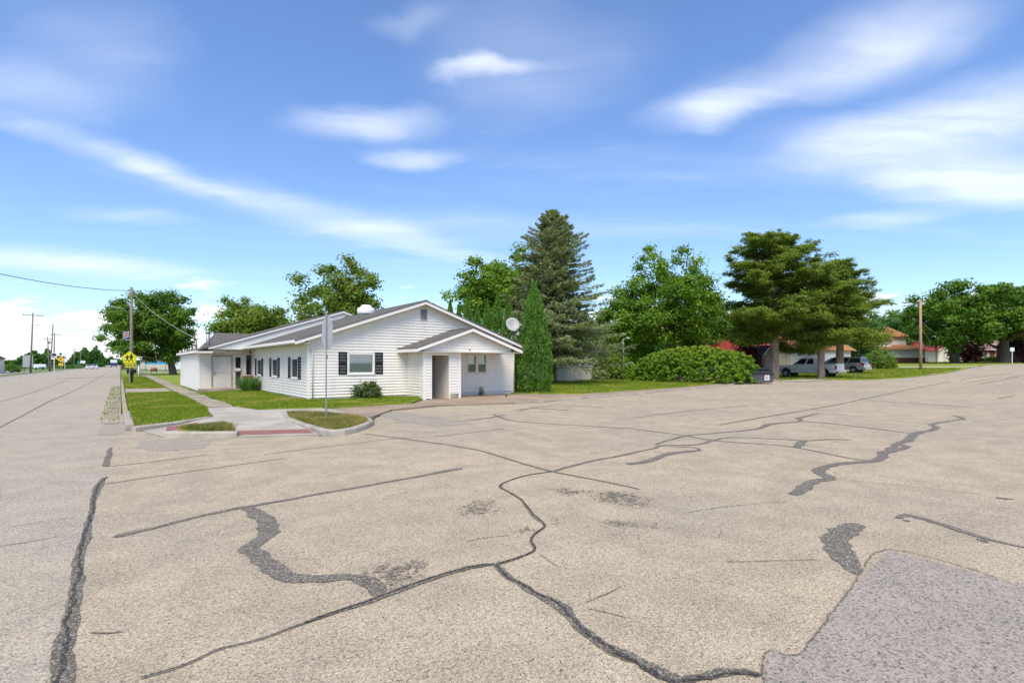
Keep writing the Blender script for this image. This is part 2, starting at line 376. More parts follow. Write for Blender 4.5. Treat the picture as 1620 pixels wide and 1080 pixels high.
# ------------------------------------------------------------------ the ground
def sheet(name, poly, dz, mat, parent=None, skirt=0., kind='structure', zs=None):
    """a flat piece of ground that follows the slope; poly in metres"""
    bm = bmesh.new(); vs = [bm.verts.new((p[0], p[1], 0)) for p in poly]
    f = bm.faces.new(vs); f.normal_update()
    if f.normal.z < 0: f.normal_flip()
    if zs is None:
        for cut in (32., 170.):
            bmesh.ops.bisect_plane(bm, geom=bm.verts[:]+bm.edges[:]+bm.faces[:], plane_co=(cut, 0, 0), plane_no=(1, 0, 0))
        for v in bm.verts: v.co.z = g(v.co.x)+dz
    else:
        for v, z in zip(vs, zs): v.co.z = z
    bmesh.ops.triangulate(bm, faces=bm.faces[:])
    if skirt:
        ed = [e for e in bm.edges if len(e.link_faces) == 1]
        r = bmesh.ops.extrude_edge_only(bm, edges=ed)
        for v in r['geom']:
            if isinstance(v, bmesh.types.BMVert): v.co.z -= skirt
    me = bpy.data.meshes.new(name); bm.to_mesh(me); bm.free(); me.materials.append(mat)
    o = link(name, me, parent)
    if parent is None and kind: o['kind'] = kind
    return o
def P2(*pp, dz=0.): return [tuple(GP(a, b, dz)[:2]) for a, b in pp]

mb = MB(); xs = [-4000, -1200, -400, -120, -40, 0, 32, 90, 170, 400, 1200, 4000]; ys = [-600, -100, 0, 60, 200, 600, 1500, 5000]
mb.add([(x, y, g(x)-.05) for y in ys for x in xs], [[j*12+i, j*12+i+1, (j+1)*12+i+1, (j+1)*12+i] for j in range(len(ys)-1) for i in range(11)])
tag(mb.build('ground', M['terrain_grass']), kind='structure')
hwy = sheet('highway', [(-10.0, -60), (-.2, -60), (-.2, 1500), (-10.0, 1500)], 0, M['highway_asphalt'])
north = [(300, 30), (150, 22.5), (123.9, 18.7), (109.7, 20.9), (87., 18.4), (68.3, 16.), (55., 15.4), (48.3, 16.5), (45., 21.4), (40.6, 21.65), (32, 20.0), (21.3, 17.95),
         (13.3, 16.4), (9.5, 17.3), (7.4, 16.6), (6.0, 14.7), (5.34, 13.1), (4.32, 11.8), (3.69, 11.6), (3.3, 11.95), (2.0, 12.62), (.74, 13.58), (.40, 15.2), (.02, 15.6), (.02, 60), (.02, 1500), (-.2, 1500)]
street = sheet('side_street', [(-.2, -60), (60, -30), (124, -10), (300, 8)]+north, 0, M['street_asphalt'])

RB = [0]
def ribbon(pts, widths, mat, parent, name='crack_seal', dz=.0045, step=.09, jit=.18, raw=False):
    """a strip of bitumen along a line of ground points, with an uneven rim"""
    if not raw: pts = [GP(a, b) for a, b in pts]
    if not hasattr(widths, '__len__'): widths = [widths]*len(pts)
    P_, W_ = [], []; RB[0] += 1; widths = [q*(.78 if mat is not TH else 1.) for q in widths]; dz += (RB[0] % 9)*.0004
    n = len(pts)
    for i in range(n-1):
        p0, p1, p2, p3 = pts[max(i-1, 0)], pts[i], pts[i+1], pts[min(i+2, n-1)]
        L = (p2-p1).length; k = max(2, min(80, int(L/step)))
        for j in range(k):
            t = j/k; t2 = t*t; t3 = t2*t
            q = .5*((2*p1)+(p2-p0)*t+(2*p0-5*p1+4*p2-p3)*t2+(3*p1-p0-3*p2+p3)*t3)
            P_.append(q if n > 2 else p1.lerp(p2, t)); W_.append(widths[i]*(1-t)+widths[i+1]*t)
    P_.append(pts[-1]); W_.append(widths[-1]*.5)
    N = len(P_); vs = []; ed = []; wob = 0.
    for i, p in enumerate(P_):
        d = P_[min(i+1, N-1)]-P_[max(i-1, 0)]; d.z = 0; d.normalize(); nr = Vector((-d.y, d.x, 0))
        wob = wob*.7+random.uniform(-1, 1)*W_[i]*jit; h = W_[i]*.5*random.uniform(1-jit, 1+jit)
        h = max(h, .006)
        for s, e in ((-1.6, 0.), (-.8, .75), (0, 1.), (.8, .75), (1.6, 0.)):
            q = p+nr*(s*h+wob); vs.append((q.x, q.y, g(q.x)+dz)); ed.append(e*(0.35 if i in (0, N-1) else 1))
    fs = [[i*5+j, (i+1)*5+j, (i+1)*5+j+1, i*5+j+1] for i in range(N-1) for j in range(4)]
    me = bpy.data.meshes.new(name); me.from_pydata(vs, [], fs)
    at = me.attributes.new('edge', 'FLOAT', 'POINT'); at.data.foreach_set('value', ed)
    me.materials.append(mat); me.update()
    return link(name, me, parent)
BL = [0]
def blotch(px, py, rx, ry, mat, parent, name='scuff_mark', ang=0., dz=.0085, gain=1.):
    BL[0] += 1; dz += BL[0]*.0003
    rx *= 1.45; ry *= 1.45; c = GP(px, py); vs = [(c.x, c.y, g(c.x)+dz)]; ed = [gain]; n = 22
    dF = Vector((SA, CA, 0)); dR = Vector((CA, -SA, 0))
    for ring, e in ((.5, .72), (1., 0.)):
        for j in range(n):
            a = 2*math.pi*j/n; q = c+dR*(rx*ring*math.cos(a))+dF*(ry*ring*math.sin(a)); vs.append((q.x, q.y, g(q.x)+dz)); ed.append(e*gain)
    fs = [[0, 1+j, 1+(j+1) % n] for j in range(n)]+[[1+j, 1+n+j, 1+n+(j+1) % n, 1+(j+1) % n] for j in range(n)]
    me = bpy.data.meshes.new(name); me.from_pydata(vs, [], fs)
    at = me.attributes.new('edge', 'FLOAT', 'POINT'); at.data.foreach_set('value', ed); me.materials.append(mat); me.update()
    return link(name, me, parent)
TH, TN, CR = M['tar_thick'], M['tar_thin'], M['crack']
ribbon([(176,708),(172,722),(167,738)], [.05,.09,.08], TN, street)
c1 = [(167,755),(154,770),(149,795),(143,819),(134,852),(126,901),(119,950),(108,999),(100,1031),(94,1080),(84,1150)]
ribbon(c1, [.05,.09,.05,.05,.07,.075,.08,.085,.095,.085,.08], TN, street, jit=.16)
ribbon(c1, [.02]*11, CR, street, 'road_crack', dz=.0085, jit=.8, step=.04)
ribbon([(179,850),(204,844),(245,835),(305,819),(367,806),(407,799),(540,775),(638,758),(695,747),(733,741)], [.04,.07,.055,.05,.06,.055,.045,.05,.07,.10], TH, street)
ribbon([(391,803),(412,819),(426,833),(420,848),(400,864),(386,875)], [.10,.13,.13,.12,.13,.09], TH, street)
ribbon([(396,869),(412,880),(424,892),(436,905),(457,914),(489,918),(540,914),(572,917),(589,930),(603,944)], [.09,.12,.12,.12,.11,.10,.08,.09,.10,.10], TH, street)
c4_ = [(216,1076),(285,1056),(346,1029),(391,1019),(428,1007),(481,986),(540,966),(601,945),(642,929),(695,911),(744,898),(784,893)]
ribbon(c4_[5:], [.03,.04,.06,.07,.06,.06,.055], TN, street)
ribbon(c4_, [.008]*5+[.012]*7, CR, street, 'road_crack', dz=.0085, jit=.7, step=.04)
c5 = [(784,893),(797,909),(845,937),(878,950),(907,978),(939,1007),(976,1031),(1009,1047),(1045,1068),(1085,1082),(1110,1098)]
ribbon(c5, [.05,.07,.07,.08,.08,.08,.085,.085,.09,.09,.09], TN, street, jit=.3)
ribbon(c5, [.015,.02,.02,.022,.03,.03,.03,.032,.035,.035,.03], CR, street, 'road_crack', dz=.0085, jit=.7, step=.04)
ribbon([(1075,1078),(1110,1072),(1147,1068),(1180,1068),(1208,1070)], [.05,.06,.07,.06,.04], TN, street, jit=.3)
ribbon([(1075,1078),(1110,1072),(1147,1068),(1180,1068),(1208,1070)], .028, CR, street, 'road_crack', dz=.0085, jit=.7, step=.04)
c6 = [(784,893),(809,886),(845,871),(839,857),(844,846),(862,831),(844,815),(825,791),(805,778),(791,770),(801,762),(833,752),(874,746)]
ribbon(c6, [.03,.035,.03,.03,.03,.035,.04,.03,.03,.035,.03,.03,.03], TN, street)
ribbon(c6, [.014]*13, CR, street, 'road_crack', dz=.0085, jit=.6, step=.05)
ribbon([(577,686),(683,700),(756,712),(817,730),(874,746),(947,760),(1013,774)], [.03,.035,.04,.04,.04,.03,.025], TH, street)
ribbon([(874,746),(931,730),(980,721),(1038,708),(1044,705),(1103,703),(1131,696),(1161,692),(1238,695),(1272,697),(1316,695),(1346,696)], [.045,.05,.05,.05,.06,.05,.06,.03,.04,.05,.06,.05], TH, street)
ribbon([(992,734),(1032,728),(1060,718),(1109,712)], [.10,.10,.11,.07], TH, street)
ribbon([(1060,706),(1098,708),(1110,713)], [.03,.06,.08], TN, street)
ribbon([(718,666),(751,664),(788,658),(799,656)], [.05,.06,.10,.06], TH, street)
ribbon([(780,655),(788,658),(814,666),(899,672),(984,677),(1007,679),(1084,689),(1131,697),(1214,703),(1260,708),(1346,725),(1387,729)], [.04,.08,.05,.05,.05,.05,.05,.06,.045,.05,.05,.05], TH, street)
ribbon([(1038,703),(1063,695),(1087,689),(1131,685),(1195,679),(1220,671),(1265,666),(1264,661),(1296,654)], [.06,.05,.07,.07,.07,.14,.07,.12,.06], TH, street)
ribbon([(1138,672),(1208,660),(1319,641),(1410,622),(1502,604)], [.05,.07,.07,.07,.07], TH, street)
ribbon([(1265,666),(1325,671),(1430,684),(1442,685)], [.06,.06,.05,.05], TH, street)
ribbon([(1259,708),(1266,702),(1275,697)], [.10,.12,.08], TH, street)
ribbon([(1251,782),(1264,779),(1272,769),(1285,761),(1310,757),(1305,751),(1295,745),(1301,740),(1325,734),(1368,731),(1390,728),(1397,718),(1411,713),(1430,709)], [.08,.11,.12,.10,.12,.13,.11,.11,.11,.10,.10,.12,.16,.12], TH, street)
ribbon([(1430,709),(1437,706),(1420,704),(1404,711)], [.10,.08,.08,.08], TH, street)
ribbon([(1412,704),(1431,699),(1448,686),(1480,678),(1473,671),(1502,666),(1524,662),(1507,657)], [.10,.12,.12,.11,.10,.08,.10,.08], TH, street)
ribbon([(1365,831),(1352,832),(1335,837),(1324,849),(1328,871),(1341,893),(1352,908)], [.08,.12,.16,.17,.15,.12,.05], TH, street)
ribbon([(1420,820),(1435,814),(1480,826),(1524,841),(1564,853),(1620,866),(1680,880)], [.05,.07,.075,.06,.05,.03,.03], TH, street)
ribbon([(1552,853),(1558,858)], [.05,.05], TH, street)
ribbon([(1369,633),(1450,638),(1542,645)], [.05,.05,.06], TH, street)
ribbon([(1575,787),(1604,790)], [.05,.04], TH, street)
ribbon([(1428,823),(1441,825)], [.04,.03], TH, street)
ribbon([(417,719),(507,708),(557,702),(622,694),(678,691)], .022, TN, street)
ribbon([(684,691),(740,685),(799,678)], .03, TN, street)
ribbon([(163,766),(285,748),(452,725)], .03, TN, street)
ribbon([(167,738),(228,732),(330,719)], .025, TN, street)
ribbon([(1290,653),(1380,660)], .04, TN, street)
ribbon([(1000,661),(1110,648),(1210,640)], .05, TN, street)
ribbon([(812,648),(850,646),(900,649)], .09, TN, street)
ribbon([(820,650),(850,644),(890,641),(960,645)], .07, TN, street)
ribbon([(1080,812),(1160,800),(1250,793)], .010, M['hairline'], street, 'road_crack', jit=.8)
ribbon([(1140,889),(1230,887),(1300,885)], .010, M['hairline'], street, 'road_crack', jit=.8)
ribbon([(917,958),(960,940),(995,923)], .010, M['hairline'], street, 'road_crack', jit=.8)
ribbon([(917,960),(960,968),(1005,982)], .008, M['hairline'], street, 'road_crack', jit=.8)
ribbon([(848,873),(870,888),(890,900)], .010, M['hairline'], street, 'road_crack', jit=.8)
ribbon([(730,860),(760,852),(815,846)], .010, M['hairline'], street, 'road_crack', jit=.8)
ribbon([(1335,760),(1450,770),(1560,783)], .012, M['hairline'], street, 'road_crack', jit=.8)
ribbon([(0,836),(70,825),(130,817)], .012, M['hairline'], hwy, 'road_crack', jit=.8)
ribbon([(-20,868),(60,855),(118,844)], .012, M['hairline'], hwy, 'road_crack', jit=.8)
ribbon([(130,1000),(170,1003),(205,999)], .012, M['hairline'], street, 'road_crack', jit=.8)
ribbon([(-10,681),(40,655),(80,634),(130,612),(158,596),(175,586)], [.03,.04,.05,.05,.06,.06], TN, hwy)
ribbon([(-20,641),(60,618),(110,600)], .04, TN, hwy)
ribbon([(90,599),(140,597),(184,596)], .8, M['tar_thin'], hwy, jit=.1, dz=.005)  # broad dark band straight across the highway
for a in [(1520,600,1600,590),(1530,605,1585,597),(1550,607,1612,596),(1580,630,1605,626),(1590,598,1640,590)]:
    ribbon([(a[0],a[1]),((a[0]+a[2])/2,(a[1]+a[3])/2),(a[2],a[3])], .12, TN, street)
SF = M['scuff']
for (px, py, rx, ry, gn) in [(762,803,.36,.42,.95),(742,812,.25,.2,.8),(905,778,.36,.28,.95),(985,790,.42,.5,1.),(960,785,.6,.35,.75),(985,828,.45,.22,.85),(880,826,.22,.22,.75),
        (830,838,.2,.16,.85),(622,908,.34,.40,.98),(655,893,.22,.2,.85),(800,780,.35,.28,.7),(850,775,.3,.3,.68),(760,850,.4,.1,.5),(855,644,1.4,.8,.75),(905,636,1.6,.6,.7)]:
    blotch(px, py, rx, ry, SF, street, gain=gn)
sheet('asphalt_patch', P2((1405,870),(1620,926),(1720,953),(1900,1300),(1200,1300),(1214,1085),(1210,1055),(1217,1030),(1262,1038),(1306,984),(1345,934)), .004, M['patch_asphalt'], street)
pe = [GP(*p) for p in ((1720,953),(1620,926),(1405,870),(1345,934),(1306,984),(1262,1038),(1217,1030),(1210,1055),(1214,1085),(1212,1130))]
ribbon(pe, .014, M['hairline'], street, 'road_crack', dz=.0085, jit=.8, step=.04, raw=True)
sheet('pale_patch', P2((582,650),(640,652),(690,660),(748,670),(695,675),(640,668),(606,659)), .004, M['pale_patch'], street)
sheet('pale_patch', P2((225,697),(300,692),(335,697),(322,709),(250,714),(215,708)), .004, M['pale_patch'], street)
sheet('concrete_gutter', P2((152,688),(176,655),(196,655),(198,682),(185,688)), .004, M['pale_patch'], street)
# broken gutter slabs with weeds beside the highway kerb
gut = sheet('gutter', [(-.42, 17.5), (.02, 17.5), (.02, 60), (-.42, 60)], .006, M['highway_asphalt'])
for i in range(14):
    y0 = 17.6+i*2.0+random.uniform(-.15, .15); x0 = -.36+random.uniform(0, .05)
    mb = MB(); mb.box(x0, -.02-random.uniform(0, .04), y0, y0+1.75+random.uniform(-.3, .2), 0., .022+random.uniform(0, .02))
    mb.build('gutter_slab', M['old_concrete'], gut, bevel=.012)
# left side of the highway
sheet('roadside_gravel', [(-10.02, -40), (-11.6, -40), (-11.6, 260), (-10.02, 260)], .004, M['gravel'])
sheet('gravel_lot', [(-12.5, 58), (-40, 58), (-40, 82), (-12.5, 74)], -.02, M['gravel'])
sheet('gravel_lot', [(-14, 96), (-90, 110), (-90, 190), (-14, 150)], -.02, M['gravel'])

# kerbs, walks, lawns on the corner
def kerb(pts, wid, h, mat, name='kerb', cat=True, parent=None):
    """a kerbstone of real height along a ground line; pts run along its road face, body lies to the left"""
    pts = [Vector((p[0], p[1], 0)) for p in pts]; n = len(pts); sec = []
    for i, p in enumerate(pts):
        d = pts[min(i+1, n-1)]-pts[max(i-1, 0)]; d.normalize(); nr = Vector((-d.y, d.x, 0)); z = g(p.x)
        sec.append([(p.x, p.y, z-.03), (p.x+nr.x*.012, p.y+nr.y*.012, z+h-.03), (p.x+nr.x*.04, p.y+nr.y*.04, z+h), (p.x+nr.x*wid, p.y+nr.y*wid, z+h), (p.x+nr.x*wid, p.y+nr.y*wid, z-.03)])
    vs = [v for s in sec for v in s]; fs = []
    for i in range(n-1):
        for j in range(4): fs.append([i*5+j, (i+1)*5+j, (i+1)*5+j+1, i*5+j+1])
    fs += [[0, 1, 2, 3, 4], [(n-1)*5+j for j in (4, 3, 2, 1, 0)]]
    mb = MB(); mb.add(vs, fs); o = mb.build(name, mat, parent, fix=True)
    if parent is None: o['kind'] = 'structure'
    return o
KC = M['kerb_concrete']
hk = kerb([(.06, 60), (.06, 40), (.05, 30), (.06, 24), (.07, 20.2)], .14, .07, M['old_concrete'])
kerb([(.07, 20.15), (.08, 17.5), (.10, 15.55)], .17, .14, KC)
mb = MB()
for i in range(26):
    y = 19.2+i*.62+random.uniform(-.1, .1); l = random.uniform(.12, .34)
    if random.random() < .75:
        mb2 = MB(); h = .155 if y+l < 20.1 else .085
        mb2.box(.085, .085+random.uniform(.05, .11), y, y+l, h-.06, h); mb2.build('paint_flake', M['yellow_paint'], hk)
kerb([(.30, 15.10), (1.2, 15.75), (2.05, 16.75)], .15, .13, KC)
kerb([(.74, 13.58), (1.35, 13.06), (2.02, 12.63)], .15, .13, KC)
isl = [(3.95, 17.0), (3.62, 15.4), (3.55, 13.6), (3.60, 12.1), (3.72, 11.66), (4.05, 11.64), (4.40, 11.86), (4.9, 12.45), (5.3, 13.05), (5.52, 13.75), (5.55, 14.6)]
kerb(isl, .15, .13, KC)
plaza = sheet('corner_walk', [(.74, 13.75), (2.02, 12.65), (3.58, 12.0), (3.56, 13.6), (3.70, 15.5), (4.05, 17.0), (5.45, 15.6), (5.7, 16.6), (5.5, 18.15), (3.62, 18.6), (3.2, 20.4), (2.32, 20.4), (2.15, 17.0), (1.2, 15.7), (.42, 15.2)], 0, M['concrete'],
              zs=[.02, .025, .025, .07, .10, .10, .10, .08, .095, .10, .11, .11, .10, .06, .01], skirt=.15)
mb = MB()
tg = [(2.04, 12.85), (3.52, 12.2), (3.55, 12.85), (2.10, 13.45)]
def tact(poly, z0, name='tactile_panel'):
    a, b, c, d = [Vector((p[0], p[1], 0)) for p in poly]; mb = MB(); n = int((b-a).length/.075); m_ = int((d-a).length/.075)
    mb.quad(*[(p.x, p.y, z) for p, z in zip((a, b, c, d), z0)])
    for i in range(n):
        for j in range(m_):
            u, v = (i+.5)/n, (j+.5)/m_; q = (a*(1-u)+b*u)*(1-v)+(d*(1-u)+c*u)*v; z = (z0[0]*(1-u)+z0[1]*u)*(1-v)+(z0[3]*(1-u)+z0[2]*u)*v
            r = .018; mb.add([(q.x-r, q.y-r, z), (q.x+r, q.y-r, z), (q.x+r, q.y+r, z), (q.x-r, q.y+r, z), (q.x, q.y, z+.010)], [[0, 1, 4], [1, 2, 4], [2, 3, 4], [3, 0, 4]])
    return mb.build(name, M['tactile'], plaza)
tact(tg, (.034, .034, .056, .056)); tact([(.86, 14.62), (1.50, 14.75), (1.62, 15.72), (.92, 15.30)], (.045, .06, .085, .06))
sheet('verge', [(1.05, 14.2), (1.50, 13.3), (2.05, 12.95), (2.10, 14.9)], .112, M['dry_lawn'], skirt=.12)
sheet('verge', [(4.08, 16.85), (3.80, 15.4), (3.72, 13.6), (3.76, 12.1), (4.02, 11.82), (4.32, 12.0), (4.8, 12.55), (5.17, 13.1), (5.37, 13.75), (5.35, 14.9), (5.0, 15.9)], .11, M['dry_lawn'], skirt=.12)
front_walk = sheet('front_walk', [(5.56, 14.6), (6.05, 14.9), (7.4, 16.68), (9.5, 17.4), (13.3, 16.5), (21.3, 18.05), (32, 20.1), (40.6, 21.75), (44.9, 21.6), (45.5, 23.5), (40, 22.9), (33.6, 21.6), (24.9, 20.06), (18.8, 19.3), (17.2, 20.3), (16.6, 21.89), (10.55, 21.89), (10.2, 19.9), (9.2, 18.65), (5.5, 18.15), (5.7, 16.6)], .055, M['tan_walk'], skirt=.1)
kerb([(12.6, 16.62), (13.3, 16.42), (17, 17.15), (21.3, 17.97), (32, 20.02), (40.5, 21.66)], .13, .075, M['old_concrete'])
lawnA = sheet('lawn', [(.26, 16.0), (.32, 15.3), (1.15, 15.9), (2.0, 16.9), (2.25, 20), (2.3, 26), (2.25, 32.6), (.28, 32.6)], .10, M['lawn'], skirt=.14)
lawnA2 = sheet('lawn', [(.28, 39.3), (2.25, 39.3), (2.3, 140), (.28, 140)], .10, M['lawn'], skirt=.14)
lawnB = sheet('lawn', [(3.25, 20.45), (3.66, 18.66), (5.5, 18.2), (9.15, 18.7), (10.15, 19.95), (10.5, 20.4), (10.5, 22.2), (6.3, 22.2), (6.3, 31.5), (5.0, 31.5), (3.25, 31.4)], .115, M['lawn'], skirt=.14)
lawnC = sheet('lawn', [(16.3, 22.0), (17.25, 20.35), (18.85, 19.35), (24.9, 20.12), (32, 21.35), (40, 23.0), (44, 24.2), (44, 120), (3.25, 120), (3.25, 39.4), (3.4, 33.0), (16.3, 33)], .085, M['lawn'], skirt=.12)
lawnD = sheet('lawn', [(45.3, 21.8), (48.4, 16.75), (55, 15.65), (68.3, 16.25), (87, 18.6), (109.7, 21.2), (124, 19), (150, 22.8), (300, 30.3), (300, 150), (44.1, 150), (44.1, 23.4)], .03, M['lawn'], skirt=.07)
sheet('apron', [(.24, 32.7), (2.3, 32.7), (2.3, 39.2), (.24, 39.2)], .09, M['old_concrete'], skirt=.12)
sheet('entry_path', [(3.2, 31.5), (3.2, 32.9), (2.3, 35.2), (2.3, 32.5)], .10, M['old_concrete'])
walk = sheet('footpath', [(2.26, 20.4), (3.24, 20.4), (3.24, 110), (2.26, 110)], .075, M['dirt'])
y = 20.55; i = 0
while y < 100:
    l = random.choice((1.25, 1.5, 1.5, 1.6)); a = random.uniform(-.02, .02)
    mb = MB(); wv = random.uniform(.40, .44); mb.box(-wv, wv, 0, l-random.uniform(.14, .42), -.05, .055)
    o = mb.build('paving_slab', M['old_concrete'], walk, bevel=.012 if y < 40 else 0., loc=(2.75+random.uniform(-.05, .05), y, .075+random.uniform(-.006, .014)), rot=(random.uniform(-.008, .008), random.uniform(-.012, .012), a))
    y += l; i += 1
sheet('concrete_strip', P2((1225,602.5),(1330,596),(1420,590),(1447,586),(1452,587.5),(1425,592),(1335,599),(1270,603.2), dz=.034), .034, M['concrete'])
sheet('concrete_strip', P2((1405,579.8),(1545,579.0),(1556,580.5),(1545,580.3),(1405,581.4), dz=.034), .034, M['concrete'])
sheet('concrete_strip', P2((1430,590.2),(1480,590.3),(1478,591.9),(1428,591.3), dz=.034), .034, M['concrete'])
sheet('gravel_drive', P2((1290,592.8),(1370,588),(1425,587.5),(1432,590),(1415,591.5),(1330,594.8), dz=.034), .034, M['gravel'])

# ------------------------------------------------------------------ building helpers
def siding(mb, O, d, n, z0, z1, ext, openings=(), course=.125, proj=.034):
    """lapped boards: O corner, d along the wall, n outwards; ext(z) -> (u0, u1)"""
    O = Vector(O); d = Vector(d); n = Vector(n)
    zs = set(); z = z0
    while z < z1-1e-4: zs.add(round(z, 5)); z += course
    zs.add(round(z1, 5)); starts = sorted(zs)
    for o in openings:
        for q in (o[2], o[3]):
            if z0 < q < z1: zs.add(round(q, 5))
    zs = sorted(zs); st = set(starts)
    def off(z, c0): return proj*(1-min(1., max(0., ((z-c0)/course-.0))))**1.0+.002
    c0 = z0
    for za, zb in zip(zs[:-1], zs[1:]):
        if za in st: c0 = za
        if zb-za < 1e-4: continue
        segs = [(ext(za), ext(zb))]
        for (u0, u1, a, b) in openings:
            if a < (za+zb)/2 < b:
                new = []
                for (A, B) in segs:
                    if u1 <= A[0] or u0 >= A[1]: new.append((A, B)); continue
                    if u0 > A[0]: new.append(((A[0], u0), (B[0], u0)))
                    if u1 < A[1]: new.append(((u1, A[1]), (u1, B[1])))
                segs = new
        oa, ob = off(za, c0), off(zb, c0)
        def pt(u, z, o): return O+d*u+n*o+Vector((0, 0, z))
        for (A, B) in segs:
            if A[1]-A[0] < .01: continue
            mb.quad(pt(A[0], za, oa), pt(A[1], za, oa), pt(B[1], zb, ob), pt(B[0], zb, ob))
            if za == c0: mb.quad(pt(A[0], za, .002), pt(A[1], za, .002), pt(A[1], za, oa), pt(A[0], za, oa))
def frame_rect(mb, O, d, n, u0, u1, z0, z1, w, t, back=.0):
    """four boards round an opening"""
    O = Vector(O); d = Vector(d); n = Vector(n); Z = Vector((0, 0, 1))
    def bar(a0, a1, b0, b1):
        p = [O+d*a0+Z*b0-n*back, O+d*a1+Z*b0-n*back, O+d*a1+Z*b1-n*back, O+d*a0+Z*b1-n*back]; mb.prism(p, n*(t+back))
    bar(u0, u0+w, z0, z1); bar(u1-w, u1, z0, z1); bar(u0+w, u1-w, z0, z0+w); bar(u0+w, u1-w, z1-w, z1)
def slab(mb, O, d, n, u0, u1, z0, z1, o0, o1):
    O = Vector(O); d = Vector(d); n = Vector(n); Z = Vector((0, 0, 1))
    p = [O+d*u0+Z*z0+n*o0, O+d*u1+Z*z0+n*o0, O+d*u1+Z*z1+n*o0, O+d*u0+Z*z1+n*o0]; mb.prism(p, n*(o1-o0))
def window(parent, O, d, n, u0, u1, z0, z1, sash='single', backing='pale_backing', shutters=0., trim=.07, trim_mat='white_paint', sh=None):
    w_ = empty('window', (0, 0, 0)); w_.parent = parent
    mb = MB(); frame_rect(mb, O, d, n, u0, u1, z0, z1, trim, .035, .05)
    slab(mb, O, d, n, u0-.03, u1+.03, z0-.04, z0, -.02, .06)
    if sash == 'double': slab(mb, O, d, n, u0+trim, u1-trim, (z0+z1)/2-.025, (z0+z1)/2+.025, -.045, .012)
    mb.build('window_frame', M[trim_mat], w_)
    mb = MB(); slab(mb, O, d, n, u0+trim, u1-trim, z0+trim, z1-trim, -.042, -.036); mb.build('pane', M['glass'], w_)
    mb = MB(); slab(mb, O, d, n, u0+trim*.4, u1-trim*.4, z0+trim*.4, z1-trim*.4, -.075, -.06); mb.build('window_backing', M[backing], w_)  # backing sheet: blinds at the front, elsewhere painted-in reflection and room darkness
    if shutters:
        za, zb = sh or (z0-.02, z1+.03)
        for (a, b) in ((u0-.03-shutters, u0-.03), (u1+.03, u1+.03+shutters)):
            mb = MB(); frame_rect(mb, O, d, n, a, b, za, zb, .045, .045, .0)
            slab(mb, O, d, n, a+.045, b-.045, (za+zb)/2-.03, (za+zb)/2+.03, .0, .043)
            k = za+.06
            while k < zb-.08:
                slab(mb, O, d, n, a+.045, b-.045, k, k+.026, .012, .038); k += .042
            slab(mb, O, d, n, a+.04, b-.04, za+.03, zb-.03, .004, .016)
            mb.build('shutter', M['black_plastic'], w_)
    return w_
def gable_roof_y(parent, x0, xr, x1, ze0, zr, ze1, y0, y1, mat, th=.05, name='roof'):
    """roof with its ridge along y; x0,x1 eaves, xr ridge"""
    mb = MB()
    mb.prism([(x0, y0, ze0), (xr, y0, zr), (xr, y0, zr-th), (x0, y0, ze0-th)], (0, y1-y0, 0))
    mb.prism([(xr, y0, zr), (x1, y0, ze1), (x1, y0, ze1-th), (xr, y0, zr-th)], (0, y1-y0, 0))
    r = mb.build(name, M[mat], parent, fix=True)
    mb = MB(); mb.prism([(xr-.13, y0-.004, zr-.028), (xr, y0-.004, zr+.018), (xr+.13, y0-.004, zr-.028), (xr, y0-.004, zr+.004)], (0, y1-y0+.008, 0)); mb.build('ridge_cap', M[mat], r, fix=True)
    return r
def rake(mb, x0, z0, x1, z1, y, depth, drop, top=0.):
    """bargeboard under a roof edge in a plane of constant y"""
    mb.prism([(x0, y, z0+top), (x1, y, z1+top), (x1, y, z1-drop), (x0, y, z0-drop)], (0, depth, 0))

# ------------------------------------------------------------------ the white building on the corner
OX, OY = 6.1, 21.9
hb = empty('white_building', (OX, OY, 0), label='long low white clapboard building with small porch and grey shingle roof on the corner lot', cat='building')
# all parts below are written in metres of the place and shifted to the building's origin
Hroot = hb
def hbuild(mb, name, mat, parent=None, bevel=0., fix=False):
    mb.v = [(v[0]-OX, v[1]-OY, v[2]) for v in mb.v]
    return mb.build(name, M[mat], parent or hb, bevel=bevel, fix=fix)
XL, XR = OX, OX+10.39; YF, YB = OY, OY+10.4
XRID, ZR, ZE, EX0, EX1 = OX+5.13, 4.52, 2.55, OX-.60, OX+10.9
SL = (ZR-ZE)/(XRID-EX0)
def roofz(x): return ZR-SL*abs(x-XRID)
FO = (XL, YF, 0); FD = (1, 0, 0); FN = (0, -1, 0)
fw = (OX+1.62-OX, 2.80, 1.17, 2.08)              # front window
pw1, pw2 = (7.57, 8.13, 1.14, 2.06), (8.18, 8.74, 1.14, 2.06)
def fext(z):
    top = 2.62
    if z <= top: return (0, XR-XL)
    q = (z-top)/SL; return (max(0, q-.28), min(XR-XL, XR-XL-q+.26))
mb = MB(); siding(mb, FO, FD, FN, .22, roofz(XRID)-.10, fext, [fw, pw1, pw2, (5.02, 5.40, 3.60, 4.17)])
hbuild(mb, 'front_siding', 'siding')
mb = MB(); slab(mb, FO, FD, FN, 0, XR-XL, .02, .22, -.10, .004); hbuild(mb, 'foundation', 'foundation')
LO = (XL, YB+.7, 0); LD = (0, -1, 0); LN = (-1, 0, 0); LL = YB+.7-YF
def lb(b): return LL-b                          # distance from the front corner -> along the wall
swin = [(lb(8.17+1.62), lb(8.17+.45), .97, 1.87), (lb(4.57+1.66), lb(4.57+.46), .97, 1.87), (lb(.935+1.62), lb(.935+.46), .97, 1.87)]
mb = MB(); siding(mb, LO, LD, LN, .22, 2.46, lambda z: (0, LL), swin); hbuild(mb, 'side_siding', 'siding')
mb = MB(); slab(mb, LO, LD, LN, 0, LL, .02, .22, -.10, .004); hbuild(mb, 'foundation', 'foundation')
